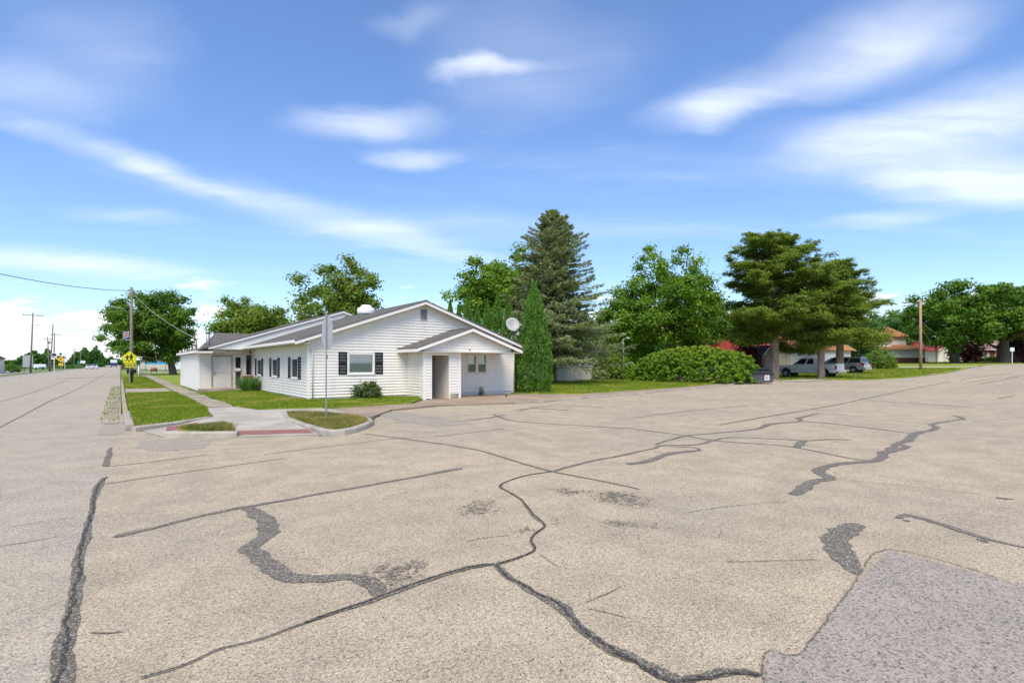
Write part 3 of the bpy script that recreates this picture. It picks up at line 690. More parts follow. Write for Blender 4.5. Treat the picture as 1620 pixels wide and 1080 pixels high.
mb = MB(); siding(mb, (XR, YF, 0), (0, 1, 0), (1, 0, 0), .1, 2.46, lambda z: (0, 21.6)); hbuild(mb, 'side_siding', 'siding')
mb = MB(); mb.box(XL+.02, XR-.02, YF+.3, YB+11, .05, 2.4); hbuild(mb, 'inner_wall', 'dark_room')
# corner boards and downpipe
mb = MB(); slab(mb, FO, FD, FN, -.03, .07, .1, 2.50, -.02, .032); slab(mb, LO, LD, LN, LL-.09, LL+.02, .1, 2.46, -.02, .032); hbuild(mb, 'corner_board', 'white_paint')
mb = MB(); slab(mb, FO, FD, FN, XR-XL-.09, XR-XL+.03, .1, 2.45, -.02, .032); hbuild(mb, 'corner_board', 'white_paint')
mb = MB(); mb.tube([(XL+.16, YF-.07, .14), (XL+.16, YF-.07, 2.15), (XL+.10, YF-.10, 2.34), (XL-.25, YF-.16, 2.47), (XL-.5, YF-.2, 2.50)], .026, 8); hbuild(mb, 'downpipe', 'white_paint')
mb = MB(); mb.tube([(XR+.03, YF-.08, .12), (XR+.03, YF-.08, 2.2), (XR+.2, YF-.14, 2.36), (EX1-.06, YF-.2, 2.46)], .034, 8); hbuild(mb, 'downpipe', 'white_paint')
# roof of the front part
rf = gable_roof_y(None, EX0-OX, XRID-OX, EX1-OX, ZE, ZR, ZE, YF-.42-OY, YB+.2-OY, 'shingle'); rf.parent = hb
mb = MB(); rake(mb, EX0, ZE-.052, XRID, ZR-.052, YF-.40, .025, .13); hbuild(mb, 'bargeboard', 'white_paint', fix=True)
mb = MB(); rake(mb, XRID, ZR-.052, EX1, ZE-.052, YF-.40, .025, .13); hbuild(mb, 'bargeboard', 'white_paint', fix=True)
mb = MB(); mb.prism([(EX0, YF-.376, ZE-.075), (XRID, YF-.376, ZR-.075), (EX1, YF-.376, ZE-.075), (EX1, YF-.376, ZE-.09), (XRID, YF-.376, ZR-.09), (EX0, YF-.376, ZE-.09)], (0, .40, 0)); hbuild(mb, 'soffit', 'cream_paint', fix=True)
mb = MB(); mb.box(EX0-.085, EX0-.005, YF-.40, YB, ZE-.13, ZE-.01); hbuild(mb, 'gutter', 'white_paint', bevel=.012)
mb = MB(); mb.box(EX1+.005, EX1+.10, YF-.40, YB+11, ZE-.13, ZE-.01); hbuild(mb, 'gutter', 'white_paint', bevel=.012)
mb = MB(); mb.box(EX0, XL-.03, YF-.37, YB-.05, 2.44, 2.455)
hbuild(mb, 'soffit', 'cream_paint')
# gable vent: frame and slats
vent = empty('gable_vent', (0, 0, 0)); vent.parent = hb
mb = MB(); frame_rect(mb, FO, FD, FN, 5.02, 5.40, 3.60, 4.17, .035, .04, .03); hbuild(mb, 'vent_frame', 'foundation', vent)
for k in range(11):
    mb = MB(); z = 3.645+k*.045
    mb.prism([(XL+5.055, YF-.03, z), (XL+5.055, YF+.02, z+.035), (XL+5.055, YF+.025, z+.035), (XL+5.055, YF-.025, z-.004)], (.31, 0, 0)); hbuild(mb, 'slat', 'foundation', vent, fix=True)
def hwin(*a, **k):
    w_ = window(hb, *a, **k)
    w_.location = (-OX, -OY, 0); return w_
hwin(FO, FD, FN, *fw, backing='window_backing', shutters=.36)
hwin(FO, FD, FN, *pw1, sash='double', backing='dark_room', trim=.05, trim_mat='cream_paint'); hwin(FO, FD, FN, *pw2, sash='double', backing='dark_room', trim=.05, trim_mat='cream_paint')
for (a, b) in ((7.64, 8.06), (8.25, 8.67)):
    mb = MB(); slab(mb, FO, FD, FN, a, b, 1.63, 1.71, -.06, -.055); hbuild(mb, 'pale_strip', 'sign_white')  # pale strip across the middle of each porch window
for s_ in swin: hwin(LO, LD, LN, *s_, backing='pale_backing', shutters=.40)
# small wall fittings
mb = MB(); slab(mb, FO, FD, FN, 8.86, 8.92, 1.12, 1.24, .0, .06); hbuild(mb, 'outlet', 'sign_white')
# entry porch: enclosed left bay, open right bay under a cantilevered gable
PX0, PXD, PX1, PY = OX+4.37, OX+6.2, OX+9.05, YF-1.635
PR, PZR, PZE, PE0, PE1 = OX+6.705, 3.25, 2.28, OX+3.86, OX+9.55
PS = (PZR-PZE)/(PR-PE0)
PO = (PX0, PY, 0)
def pext(z):
    if z < 2.30: return (0, PX1-PX0)
    q = (z-2.28)/PS; return (max(0., q-.46), min(PX1-PX0, PX1-PX0-q+.46))
dA, dB = .37, 1.24
mb = MB(); siding(mb, PO, FD, FN, .10, 2.18, lambda z: (0, PXD-PX0), [(dA, dB, 0, 1.985), (dB, PXD-PX0, 0, .27)]); hbuild(mb, 'porch_siding', 'siding')
mb = MB(); siding(mb, PO, FD, FN, 2.18, PZR-.11, pext); hbuild(mb, 'porch_gable_siding', 'siding')
mb = MB(); siding(mb, (PX0, YF, 0), (0, -1, 0), (-1, 0, 0), .10, 2.30, lambda z: (0, 1.635)); hbuild(mb, 'porch_side_siding', 'siding')
mb = MB(); slab(mb, PO, FD, FN, -.03, .10, .05, 2.18, -.02, .034); slab(mb, (PX0, YF, 0), (0, -1, 0), (-1, 0, 0), 1.53, 1.64, .05, 2.22, -.02, .034); hbuild(mb, 'corner_board', 'white_paint')
mb = MB(); mb.box(PXD-.09, PXD+.02, PY-.035, PY+.09, .06, 2.17); hbuild(mb, 'post', 'white_paint')
mb = MB(); frame_rect(mb, PO, FD, FN, dA-.04, dB+.06, -.3, 2.03, .05, .03, .06); mb.v = [(v[0], v[1], max(v[2], .06)) for v in mb.v]; hbuild(mb, 'door_casing', 'white_paint')
mb = MB(); mb.box(PX0+.03, PX0+.06, PY+.03, YF-.02, .06, 2.17); hbuild(mb, 'inner_panel', 'cream_paint')
mb = MB(); mb.box(PX0+1.26, PX0+1.30, PY+.03, YF-.30, .06, 2.17); hbuild(mb, 'inner_panel', 'cream_paint')
mb = MB(); mb.box(PXD-.10, PXD-.06, PY+.09, YF-.02, .27, 2.17); hbuild(mb, 'inner_panel', 'cream_paint')
mb = MB(); mb.box(PX0+.80, PX0+.86, YF-.06, YF-.02, .06, 2.17); hbuild(mb, 'inner_trim', 'white_paint')
mb = MB(); mb.box(PX0+1.32, PXD-.12, PY-.01, PY+.18, .055, .26); hbuild(mb, 'step_block', 'old_concrete', bevel=.01)
mb = MB(); mb.box(PXD+.02, PX1, PY-.03, PY+.06, 2.14, 2.22); hbuild(mb, 'porch_beam', 'white_paint')
mb = MB(); mb.box(PX0, PX1, PY+.02, YF-.022, 2.185, 2.20); hbuild(mb, 'porch_ceiling', 'cream_paint')
mb = MB(); mb.prism([(PX1, PY+.02, 2.18), (PX1, YF-.022, 2.18), (PX1, YF-.022, 2.40), (PX1, PY+.02, 2.40)], (.03, 0, 0)); hbuild(mb, 'porch_side_board', 'white_paint', fix=True)
pr = gable_roof_y(None, PE0-OX, PR-OX, PE1-OX, PZE, PZR, PZE, PY-.32-OY, YF-.021-OY, 'shingle', th=.04, name='porch_roof'); pr.parent = hb
mb = MB(); rake(mb, PE0, PZE-.042, PR, PZR-.042, PY-.31, .03, .135); hbuild(mb, 'bargeboard', 'white_paint', fix=True)
mb = MB(); rake(mb, PR, PZR-.042, PE1, PZE-.042, PY-.31, .03, .135); hbuild(mb, 'bargeboard', 'white_paint', fix=True)
mb = MB(); mb.box(PE0, PE0+.03, PY-.28, YF-.03, PZE-.17, PZE-.042); hbuild(mb, 'fascia', 'white_paint')
mb = MB(); mb.box(PE1-.03, PE1, PY-.28, YF-.03, PZE-.17, PZE-.042); hbuild(mb, 'fascia', 'white_paint')
mb = MB(); mb.box(PE0+.03, PX0-.04, PY-.28, YF-.03, PZE-.165, PZE-.15); mb.box(PX0-.04, PE1-.03, PY-.28, PY-.03, PZE-.165, PZE-.15); hbuild(mb, 'soffit', 'cream_paint')
mb = MB(); mb.tube([(PX0+2.32, PY-.03, 2.22), (PX0+2.32, PY-.06, 2.25)], .03, 8); hbuild(mb, 'porch_lamp', 'dark_trim')
# rear part: wider gable, recessed side entry
BX0, BXR = OX-2.67, OX+13.0
BY = OY+11.1; BYE = OY+21.6
RX0, RZ0, RXR, RZR, RX1 = OX-2.90, 2.34, OX+5.0, 4.92, OX+12.9
RS = (RZR-RZ0)/(RXR-RX0)
EO = (BX0, BY, 0)
sdoor = (.60, 1.62, .27, 2.06); sw1 = (1.80, 2.10, .40, 2.02)
mb = MB(); siding(mb, (BX0, BYE, 0), (0, -1, 0), (-1, 0, 0), .14, 2.30, lambda z: (0, BYE-BY)); hbuild(mb, 'side_siding', 'siding')
mb = MB(); slab(mb, EO, FD, FN, .55, 2.68, .15, 2.46, -.12, .0); hbuild(mb, 'entry_wall', 'cream_paint')
mb = MB(); slab(mb, EO, FD, FN, -.02, .56, .15, 2.46, -.12, .006); hbuild(mb, 'entry_wall_panel', 'cream_paint')
mb = MB(); slab(mb, EO, FD, FN, -.03, .05, .1, 2.36, -.14, .02); hbuild(mb, 'corner_board', 'white_paint')
for j in range(4):
    mb = MB(); slab(mb, EO, FD, FN, .70+j*.5, .705+j*.5, 2.10, 2.40, .0, .006); hbuild(mb, 'panel_joint', 'dark_trim')
door = empty('door', (0, 0, 0)); door.parent = hb
mb = MB(); slab(mb, EO, FD, FN, .68, 1.56, .28, 2.0, .0, .03); hbuild(mb, 'door_leaf', 'door_paint', door)
mb = MB(); frame_rect(mb, EO, FD, FN, .60, 1.64, .2, 2.08, .075, .05); hbuild(mb, 'door_frame', 'old_concrete', door)
mb = MB(); slab(mb, EO, FD, FN, .70, 1.54, 1.09, 1.12, .03, .037); hbuild(mb, 'door_rail', 'sign_back', door)
mb = MB(); slab(mb, EO, FD, FN, .70, .76, 1.0, 1.22, .03, .06); mb.tube([(BX0+.73, BY-.06, 1.05), (BX0+.73, BY-.11, 1.05), (BX0+.83, BY-.11, 1.05)], .012, 6); hbuild(mb, 'handle', 'galvanised', door)
sl_ = empty('window', (0, 0, 0)); sl_.parent = hb
mb = MB(); frame_rect(mb, EO, FD, FN, 1.74, 2.10, .36, 2.02, .045, .04); slab(mb, EO, FD, FN, 1.74, 2.10, 1.16, 1.22, .0, .04); hbuild(mb, 'window_frame', 'cream_paint', sl_)
mb = MB(); slab(mb, EO, FD, FN, 1.785, 2.055, .40, 1.16, .004, .012); hbuild(mb, 'pane', 'dark_room', sl_)
mb = MB(); slab(mb, EO, FD, FN, 1.785, 2.055, 1.22, 1.97, .004, .012); hbuild(mb, 'pane', 'black_plastic', sl_)
sl_ = empty('window', (0, 0, 0)); sl_.parent = hb
mb = MB(); frame_rect(mb, EO, FD, FN, 2.30, 2.64, .95, 2.14, .03, .03); hbuild(mb, 'window_frame', 'cream_paint', sl_)
mb = MB(); slab(mb, EO, FD, FN, 2.33, 2.61, .98, 2.11, .004, .012); hbuild(mb, 'pane', 'car_glass', sl_)
mb = MB(); mb.box(BX0+1.78, BX0+2.02, BY-.22, BY-.05, 1.20, 1.36); hbuild(mb, 'letter_box', 'cream_paint', bevel=.02)
mb = MB(); mb.box(BX0-.05, OX+.02, BY-1.35, BY, .05, .27); hbuild(mb, 'entry_step', 'old_concrete', bevel=.02)
# rear gable panel above the recessed entry, roof, eave
GY = YB
mb = MB(); mb.prism([(OX-2.12, GY, 2.40), (OX+.6, GY, 2.40), (RXR+.0, GY, RZR-.30), (RXR+7, GY, 2.45), (RX1-.7, GY, 2.40), (RXR, GY, RZR-.06), (OX-2.15, GY, RZ0+(OX-2.15-RX0)*RS-.06)], (0, .05, 0))
hbuild(mb, 'gable_panel', 'white_paint', fix=True)
mb = MB(); mb.prism([(OX-2.1, GY+.012, 2.41), (RX1-.8, GY+.012, 2.41), (RXR, GY+.012, RZR-.08)], (0, .03, 0)); hbuild(mb, 'gable_panel', 'white_paint', fix=True)
rr = gable_roof_y(None, RX0-OX, RXR-OX, RX1-OX, RZ0, RZR, RZ0, GY-.12-OY, BYE+.3-OY, 'shingle', name='rear_roof'); rr.parent = hb
mb = MB(); rake(mb, OX-2.3, RZ0+(OX-2.3-RX0)*RS-.052, RXR, RZR-.052, GY-.11, .03, .10); hbuild(mb, 'bargeboard', 'white_paint', fix=True)
mb = MB(); rake(mb, RXR, RZR-.052, RX1, RZ0-.052, GY-.11, .03, .10); hbuild(mb, 'bargeboard', 'white_paint', fix=True)
mb = MB(); mb.box(RX0+.01, OX-2.1, GY-.10, BY+.02, RZ0-.16, RZ0-.055); hbuild(mb, 'eave_box', 'cream_paint')
mb = MB(); mb.box(RX0-.02, RX0+.01, GY-.10, BYE+.3, RZ0-.15, RZ0-.02); hbuild(mb, 'fascia', 'white_paint')
mb = MB(); mb.box(OX-2.1, OX+.02, GY+.05, BY, 2.385, 2.40); hbuild(mb, 'soffit', 'cream_paint')
mb = MB(); mb.tube([(OX-2.2, GY+.1, 2.30), (OX-1.6, GY+.25, 2.26), (OX-.1, GY+.5, 2.18)], .03, 8); hbuild(mb, 'awning_bar', 'white_paint')
for (xx, h_) in ((OX-1.35, .12), (OX-.25, .20)):
    mb = MB(); mb.box(xx, xx+.05, GY+.08, GY+.14, 2.385-h_, 2.385); hbuild(mb, 'bracket', 'dark_trim')
# cross-roof at the far end
mb = MB(); zc = 3.72
mb.prism([(OX-1.6, OY+15.5, 2.7), (OX-.9, OY+18.6, zc), (OX+6, OY+18.6, zc), (OX+6, OY+15.5, 2.7)], (0, 0, -.05)); mb.prism([(OX-1.6, OY+21.7, 2.7), (OX-.9, OY+18.6, zc), (OX+6, OY+18.6, zc), (OX+6, OY+21.7, 2.7)], (0, 0, -.05)); mb.prism([(OX-1.6, OY+15.5, 2.7), (OX-.9, OY+18.6, zc), (OX-1.6, OY+21.7, 2.7)], (0, 0, -.05))
hbuild(mb, 'cross_roof', 'shingle', fix=True)
# roof fan, flue, service mast
fan = MB(); fan.lathe([(.30, -.35), (.30, .02), (.43, .02), (.45, .06), (.45, .26), (.43, .30), (.40, .33), (.28, .36), (.26, .44), (.20, .48), (0, .49)], 20, (OX+4., OY+4., roofz(OX+4.)+.0)); hbuild(fan, 'roof_fan', 'sign_white')
fl = MB(); fl.tube([(OX-1.75, OY+15.2, 2.5), (OX-1.75, OY+15.2, 3.55)], .12, 10); fl.tube([(OX-1.75, OY+15.2, 3.50), (OX-1.75, OY+15.2, 3.62)], .15, 10); hbuild(fl, 'flue', 'galvanised')
fl = MB(); fl.tube([(OX-2.45, OY+14.4, 2.4), (OX-2.45, OY+14.4, 3.1), (OX-2.5, OY+14.38, 3.16), (OX-2.56, OY+14.36, 3.1)], .03, 7); hbuild(fl, 'service_mast', 'galvanised')
# flower box and dish hang on the building
fbx = MB(); fbx.box(-.30, .30, -.11, .11, 0, .20); fb = fbx.build('flower_box', M['cedar_box'], bevel=.01, loc=(BX0+2.44, BY-.118, .72)); tag(fb, 'reddish wooden flower box under the narrow window beside the side door', 'flower box')
for k in range(2):
    m_ = MB(); m_.box(-.31, .31, -.122, -.1105, .015+k*.095, .09+k*.095); m_.build('slat', M['cedar_box'], fb)
dish = empty('satellite_dish', (OX+10.5, OY+.12, roofz(OX+10.5)), R(160), 'grey satellite dish on tripod at the right eave of the white building', 'satellite dish')
d_ = MB(); vs = []; seg = 24
tilt = Matrix.Rotation(R(24), 4, 'X')
for k in range(5):
    r_ = .37*k/4
    for j in range(seg):
        a = 2*math.pi*j/seg; p = tilt @ Vector((r_*math.cos(a), .10*(r_/.34)**2-.10, r_*1.08*math.sin(a))); vs.append((p.x, p.y+.02, p.z+1.02))
d_.add(vs, [[i*seg+j, i*seg+(j+1) % seg, (i+1)*seg+(j+1) % seg, (i+1)*seg+j] for i in range(4) for j in range(seg)], True)
o = d_.build('reflector', M['dish_grey'], dish); md = o.modifiers.new('thickness', 'SOLIDIFY'); md.thickness = .012
d_ = MB(); d_.tube([(0, -.08, 0), (0, -.08, .95)], .022, 8); d_.build('mast', M['galvanised'], dish)
for sx in (-1, 1):
    d_ = MB(); d_.tube([(0, -.08, .55), (.2*sx, .22, .04+(.07 if sx < 0 else -.06))], .014, 6); d_.build('strut', M['galvanised'], dish)
d_ = MB(); d_.tube([(0, -.05, .74), (-.28, .20, .80), (-.40, .30, .92)], .014, 6); d_.build('feed_arm', M['dark_trim'], dish)
d_ = MB(); d_.tube([(-.40, .30, .92), (-.34, .26, 1.0)], .045, 8); d_.build('feed_horn', M['dish_grey'], dish)

# ------------------------------------------------------------------ vegetation
def unit(v): return v/np.maximum(np.linalg.norm(v, axis=1, keepdims=True), 1e-9)
def leaf_mesh(name, p, nrm, t, ln, wd, tint, mat, parent=None, kind=None):
    """one mesh of many small leaf faces: p centres, nrm normals, t long axis"""
    N = len(p); nrm = unit(nrm); t = t-nrm*np.sum(t*nrm, 1, keepdims=True); t = unit(t); b = np.cross(nrm, t)
    ln = np.asarray(ln).reshape(-1, 1)*np.ones((N, 1)); wd = np.asarray(wd).reshape(-1, 1)*np.ones((N, 1))
    v = np.empty((N, 4, 3)); v[:, 0] = p-t*ln; v[:, 1] = p+b*wd-t*ln*.15; v[:, 2] = p+t*ln; v[:, 3] = p-b*wd-t*ln*.15
    me = bpy.data.meshes.new(name); me.vertices.add(N*4); me.vertices.foreach_set('co', v.ravel().astype(np.float32))
    me.loops.add(N*4); me.loops.foreach_set('vertex_index', np.arange(N*4, dtype=np.int32))
    me.polygons.add(N); me.polygons.foreach_set('loop_start', np.arange(0, N*4, 4, dtype=np.int32)); me.polygons.foreach_set('loop_total', np.full(N, 4, dtype=np.int32))
    at = me.attributes.new('tint', 'FLOAT', 'FACE'); at.data.foreach_set('value', np.clip(tint, 0, 1).astype(np.float32))
    me.update(calc_edges=True); me.materials.append(mat); o = link(name, me, parent)
    if kind: o['kind'] = kind
    return o
def clumps(n, C, Rr, lump=.25, cr=.16, low=.6, power=.45, floor=None):
    d = unit(rng.normal(size=(n, 3))); ph = rng.uniform(0, 6.28, 6)
    s = 1+lump*(np.sin(d[:, 0]*3.1+ph[0])*np.cos(d[:, 1]*2.7+ph[1])+.6*np.sin(d[:, 2]*5.3+d[:, 0]*4+ph[2])+.5*np.cos(d[:, 1]*6.1-d[:, 0]*3+ph[3]))
    r = rng.random(n)**power
    q = d*(r*s)[:, None]; q[:, 2] = np.where(q[:, 2] < 0, q[:, 2]*low, q[:, 2])
    c = np.array(C)+q*np.array(Rr)
    if floor is not None: c[:, 2] = np.maximum(c[:, 2], floor+rng.random(n)*.3)
    return c, cr*max(Rr)*rng.uniform(.65, 1.35, n)
def clump_leaves(c, cr, n, flat=.7, up=.35, jit=.7):
    i = rng.integers(0, len(c), n); l = unit(rng.normal(size=(n, 3))+np.array([0, 0, .25]))
    rad = cr[i]*np.abs(.62+.36*np.clip(rng.normal(size=n), -2, 1.7))
    p = c[i]+l*rad[:, None]*np.array([1, 1, flat]); nr = l*.7+np.array([0, 0, up])+rng.normal(size=(n, 3))*jit*.5
    return p, nr, i
def trunk_mesh(base_r, H, lean=(0, 0), limbs=(), seg=10, fork=.55, flare=1.5):
    mb = MB(); top = H*fork
    pts = [(0, 0, -.15), (0, 0, .12), (lean[0]*.15, lean[1]*.15, H*.12), (lean[0]*.5, lean[1]*.5, top*.6), (lean[0], lean[1], top), (lean[0]*1.3, lean[1]*1.3, H*.82)]
    mb.tube(pts, [base_r*flare, base_r*1.2, base_r, base_r*.85, base_r*.65, base_r*.14], seg)
    for (z, q, r) in limbs:
        q = Vector(q); s = Vector((lean[0]*min(1, z/top), lean[1]*min(1, z/top), z)); md = s.lerp(q, .5)+Vector((0, 0, -.05*(q-s).length))
        mb.tube([s, md, q], [r, r*.65, r*.15], 6)
    return mb
def broadleaf(name, loc, H, Rr, zc, label, cat='tree', mat='maple_leaf', n_leaf=14000, n_cl=60, ls=.17, tr=.28, bark='bark', lump=.25, cr=.2, low=.75, group=None, fork=.5, limb_n=9, flat=.7, off=(0, 0), power=.45, multi=None):
    t = empty(name, loc, 0, label, cat, group)
    c, r = clumps(n_cl, (off[0], off[1], zc), Rr, lump, cr, low, power)
    p, nr, i = clump_leaves(c, r, n_leaf, flat)
    tint = .5+.28*rng.normal(size=n_cl)[i]+.22*rng.normal(size=n_leaf)
    leaf_mesh('crown', p, nr, rng.normal(size=(n_leaf, 3)), ls*rng.uniform(.7, 1.3, n_leaf), ls*.62*rng.uniform(.7, 1.3, n_leaf), tint, M[mat], t)
    pick = rng.permutation(n_cl)[:limb_n]
    limbs = [(max(H*.16, min(H*fork, (c[k][2])*.55)), tuple(c[k]), tr*rng.uniform(.3, .5)) for k in pick]
    if multi:
        mb = MB()
        for (dx, dy, rr_) in multi:
            mb.tube([(dx*.15, dy*.15, -.1), (dx*.3, dy*.3, H*.08), (dx, dy, H*.3), (dx*1.6, dy*1.6, H*.62)], [rr_*1.25, rr_, rr_*.8, rr_*.2], 9)
        for (z, q, r_) in limbs: mb.tube([(0, 0, z*.8), Vector((0, 0, z*.8)).lerp(Vector(q), .5), q], [r_, r_*.6, r_*.15], 6)
    else: mb = trunk_mesh(tr, H, (off[0]*.6, off[1]*.6), limbs, fork=fork)
    mb.build('trunk', M[bark], t)
    return t
def conifer(name, loc, H, Rr, z0, label, n_br=420, mat='spruce_needle', cat='tree'):
    t = empty(name, loc, 0, label, cat)
    P_, N_, T_, tin = [], [], [], []; mb = trunk_mesh(.24, H, flare=1.3, fork=.7)
    cones = []
    for k in range(n_br):
        u = (k+.5)/n_br; u = u**.92; z = z0+(H-z0)*u
        prof = (1-u)**.66*(.95+.08*math.sin(u*9))
        L = max(.22, Rr*prof*rng.uniform(.52, 1.2)); a = k*2.39996+rng.normal()*.2
        dx, dy = math.cos(a), math.sin(a); sl = .30*u-.16+rng.normal()*.05
        n = int(30+L*62); s = .10+.90*rng.random(n)**.7
        zz = z+L*(sl*s-.34*(1-u)*s+.30*s*s*(1-.3*u))
        spread = .26*L*(1.05-s)*np.sin(np.clip(s, 0, 1)*2.6)+.05
        side = rng.normal(size=n)*spread; hang = -np.abs(rng.normal(size=n))*.13*(1-.6*u)-np.abs(side)*.18
        x = dx*L*s-dy*side; y_ = dy*L*s+dx*side
        P_.append(np.stack([x, y_, zz+hang], 1))
        sd = np.sign(side)[:, None]*np.array([-dy, dx, 0])
        T_.append(np.array([dx, dy, .12])*1.0+sd*.75+rng.normal(size=(n, 3))*.25+np.array([0, 0, -.25])*(1-u))
        N_.append(np.array([0, 0, 1.])+rng.normal(size=(n, 3))*.55)
        tin.append(.35+.35*(s-.4)+rng.normal()*.14+rng.normal(size=n)*.18)
        if L > .7 and u < .93: mb.tube([(0, 0, z), (dx*L*.5, dy*L*.5, z+L*(.5*sl-.17*(1-u)+.075)), (dx*L*.92, dy*L*.92, z+L*(.92*sl-.31*(1-u)+.25))], [.045*(1-u)+.012, .028*(1-u)+.008, .006], 5, cap=False)
        if u > .45 and rng.random() < .5:
            m_ = int(6); cones.append(P_[-1][rng.integers(0, n, m_)]+np.array([0, 0, -.12]))
    p = np.concatenate(P_); n = len(p)
    leaf_mesh('foliage', p, np.concatenate(N_), np.concatenate(T_), .135*rng.uniform(.7, 1.35, n), .034*rng.uniform(.7, 1.4, n), np.concatenate(tin), M[mat], t)
    if cones:
        c = np.concatenate(cones); m_ = len(c)
        leaf_mesh('cone', np.concatenate([c, c]), np.concatenate([np.tile([1., 0, 0], (m_, 1)), np.tile([0, 1., 0], (m_, 1))]), np.tile([0, 0, 1.], (2*m_, 1)), .085, .028, rng.random(2*m_), M['spruce_cone'], t, kind='stuff')
    mb.build('trunk', M['bark'], t)
    return t
def column_mesh(H, Rr, n, ls):
    """foliage of an arborvitae: flat sprays standing upright all over a slim flame shape"""
    u = rng.random(n)**.85; a = rng.uniform(0, 6.2832, n)
    lobes = 1+.12*np.sin(a*5+u*7)*np.sin(u*9+a)+.09*np.sin(a*9-u*15)+.07*np.sin(u*34+a*2)
    prof = np.where(u < .12, .82+.18*u/.12, np.where(u < .35, 1., ((1-u)/.65)**.70))*lobes
    r = Rr*prof*(.62+.40*rng.random(n)**.5)
    p = np.stack([r*np.cos(a), r*np.sin(a), .05+u*(H-.05)+rng.normal(size=n)*.04], 1)
    o = np.stack([np.cos(a), np.sin(a), np.zeros(n)], 1)
    tang = np.stack([-np.sin(a), np.cos(a), np.zeros(n)], 1)
    nr = o*.5+tang*rng.normal(size=n)[:, None]*.9+rng.normal(size=(n, 3))*.3
    t = np.array([0, 0, 1.])+o*.35+rng.normal(size=(n, 3))*.22
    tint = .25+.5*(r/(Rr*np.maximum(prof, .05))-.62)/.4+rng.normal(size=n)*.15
    return p, nr, t, ls*rng.uniform(.7, 1.3, n), ls*.38*rng.uniform(.7, 1.3, n), tint
def arborvitae(loc, H, Rr, n, label, ls=.085, group=None):
    t = empty('arborvitae', loc, 0, label, 'tree', group)
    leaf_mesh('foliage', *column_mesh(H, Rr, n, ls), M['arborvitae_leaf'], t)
    mb = MB(); mb.tube([(0, 0, -.1), (0, 0, H*.4), (0, 0, H*.93)], [.09, .07, .02], 7); mb.build('trunk', M['bark'], t)
    return t
def cedar(name, loc, H, Rr, z0, label, tr, n_br=95, peak=1., seed_shift=0., two_tops=False):
    """spreading red cedar: tiers of flat sprays on rising limbs, ragged outline"""
    t = empty(name, loc, 0, label, 'tree', 'old cedars along the drive'); mb = MB()
    mb.tube([(0, 0, -.15), (0, 0, .15), (.05, .03, z0), (.0, .08, H*.5), (.1, 0, H*.97)], [tr*1.35, tr*1.12, tr, tr*.62, .03], 12)
    P_, N_, T_, tin = [], [], [], []
    tops = [(0, 0)] if not two_tops else [(0, 0), (.17*Rr, -.1*Rr), (-.34*Rr, .25*Rr)]
    for k in range(n_br):
        u = (k+.5)/n_br; z = z0+(H-z0)*u**.95; a = k*2.39996+seed_shift+rng.normal()*.25
        prof = max(.04, 1-u**1.9)**.72*(.70+.30*min(1, u/.25+.3)); L = max(.5, Rr*prof*rng.uniform(.42, 1.28)); tx, ty = tops[k % len(tops)] if u > .55 else (0, 0)
        dx, dy = math.cos(a), math.sin(a); rise = rng.uniform(.0, .55)-.28*(1-u)+.25*u
        e = Vector((tx+dx*L, ty+dy*L, z+L*rise)); s0 = Vector((tx*.6, ty*.6, z-.12*L))
        mb.tube([s0, s0.lerp(e, .5)+Vector((0, 0, .06*L)), e], [.02+.055*(1-u), .03*(1-u)+.014, .008], 5, cap=False)
        nc = int(4+L*4.6)
        for j in range(nc):
            s = .40+.66*(j+rng.random())/nc; c = np.array(s0.lerp(e, s))+np.array([0, 0, .06*L*4*s*(1-s)])+rng.normal(size=3)*np.array([.40, .40, .22])*(.5+.3*L*.35)
            rr_ = rng.uniform(.18, .46)*(1-.3*u)
            n = int(150*rr_/.5); q = rng.normal(size=(n, 3))*rr_*np.array([.80, .80, .36])
            P_.append(c+q); ou = np.array([dx, dy, .0])
            T_.append(q*1.1+ou*.5*rr_+np.array([0, 0, .14])+rng.normal(size=(n, 3))*.15); N_.append(np.array([0, 0, 1.])+q*.8+rng.normal(size=(n, 3))*.5)
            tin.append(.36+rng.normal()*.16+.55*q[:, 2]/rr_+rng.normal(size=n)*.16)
    p = np.concatenate(P_); n = len(p)
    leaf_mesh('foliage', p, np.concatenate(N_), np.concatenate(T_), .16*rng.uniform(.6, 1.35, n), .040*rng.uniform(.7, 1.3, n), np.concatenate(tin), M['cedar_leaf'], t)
    mb.build('trunk', M['cedar_bark'], t)
    return t
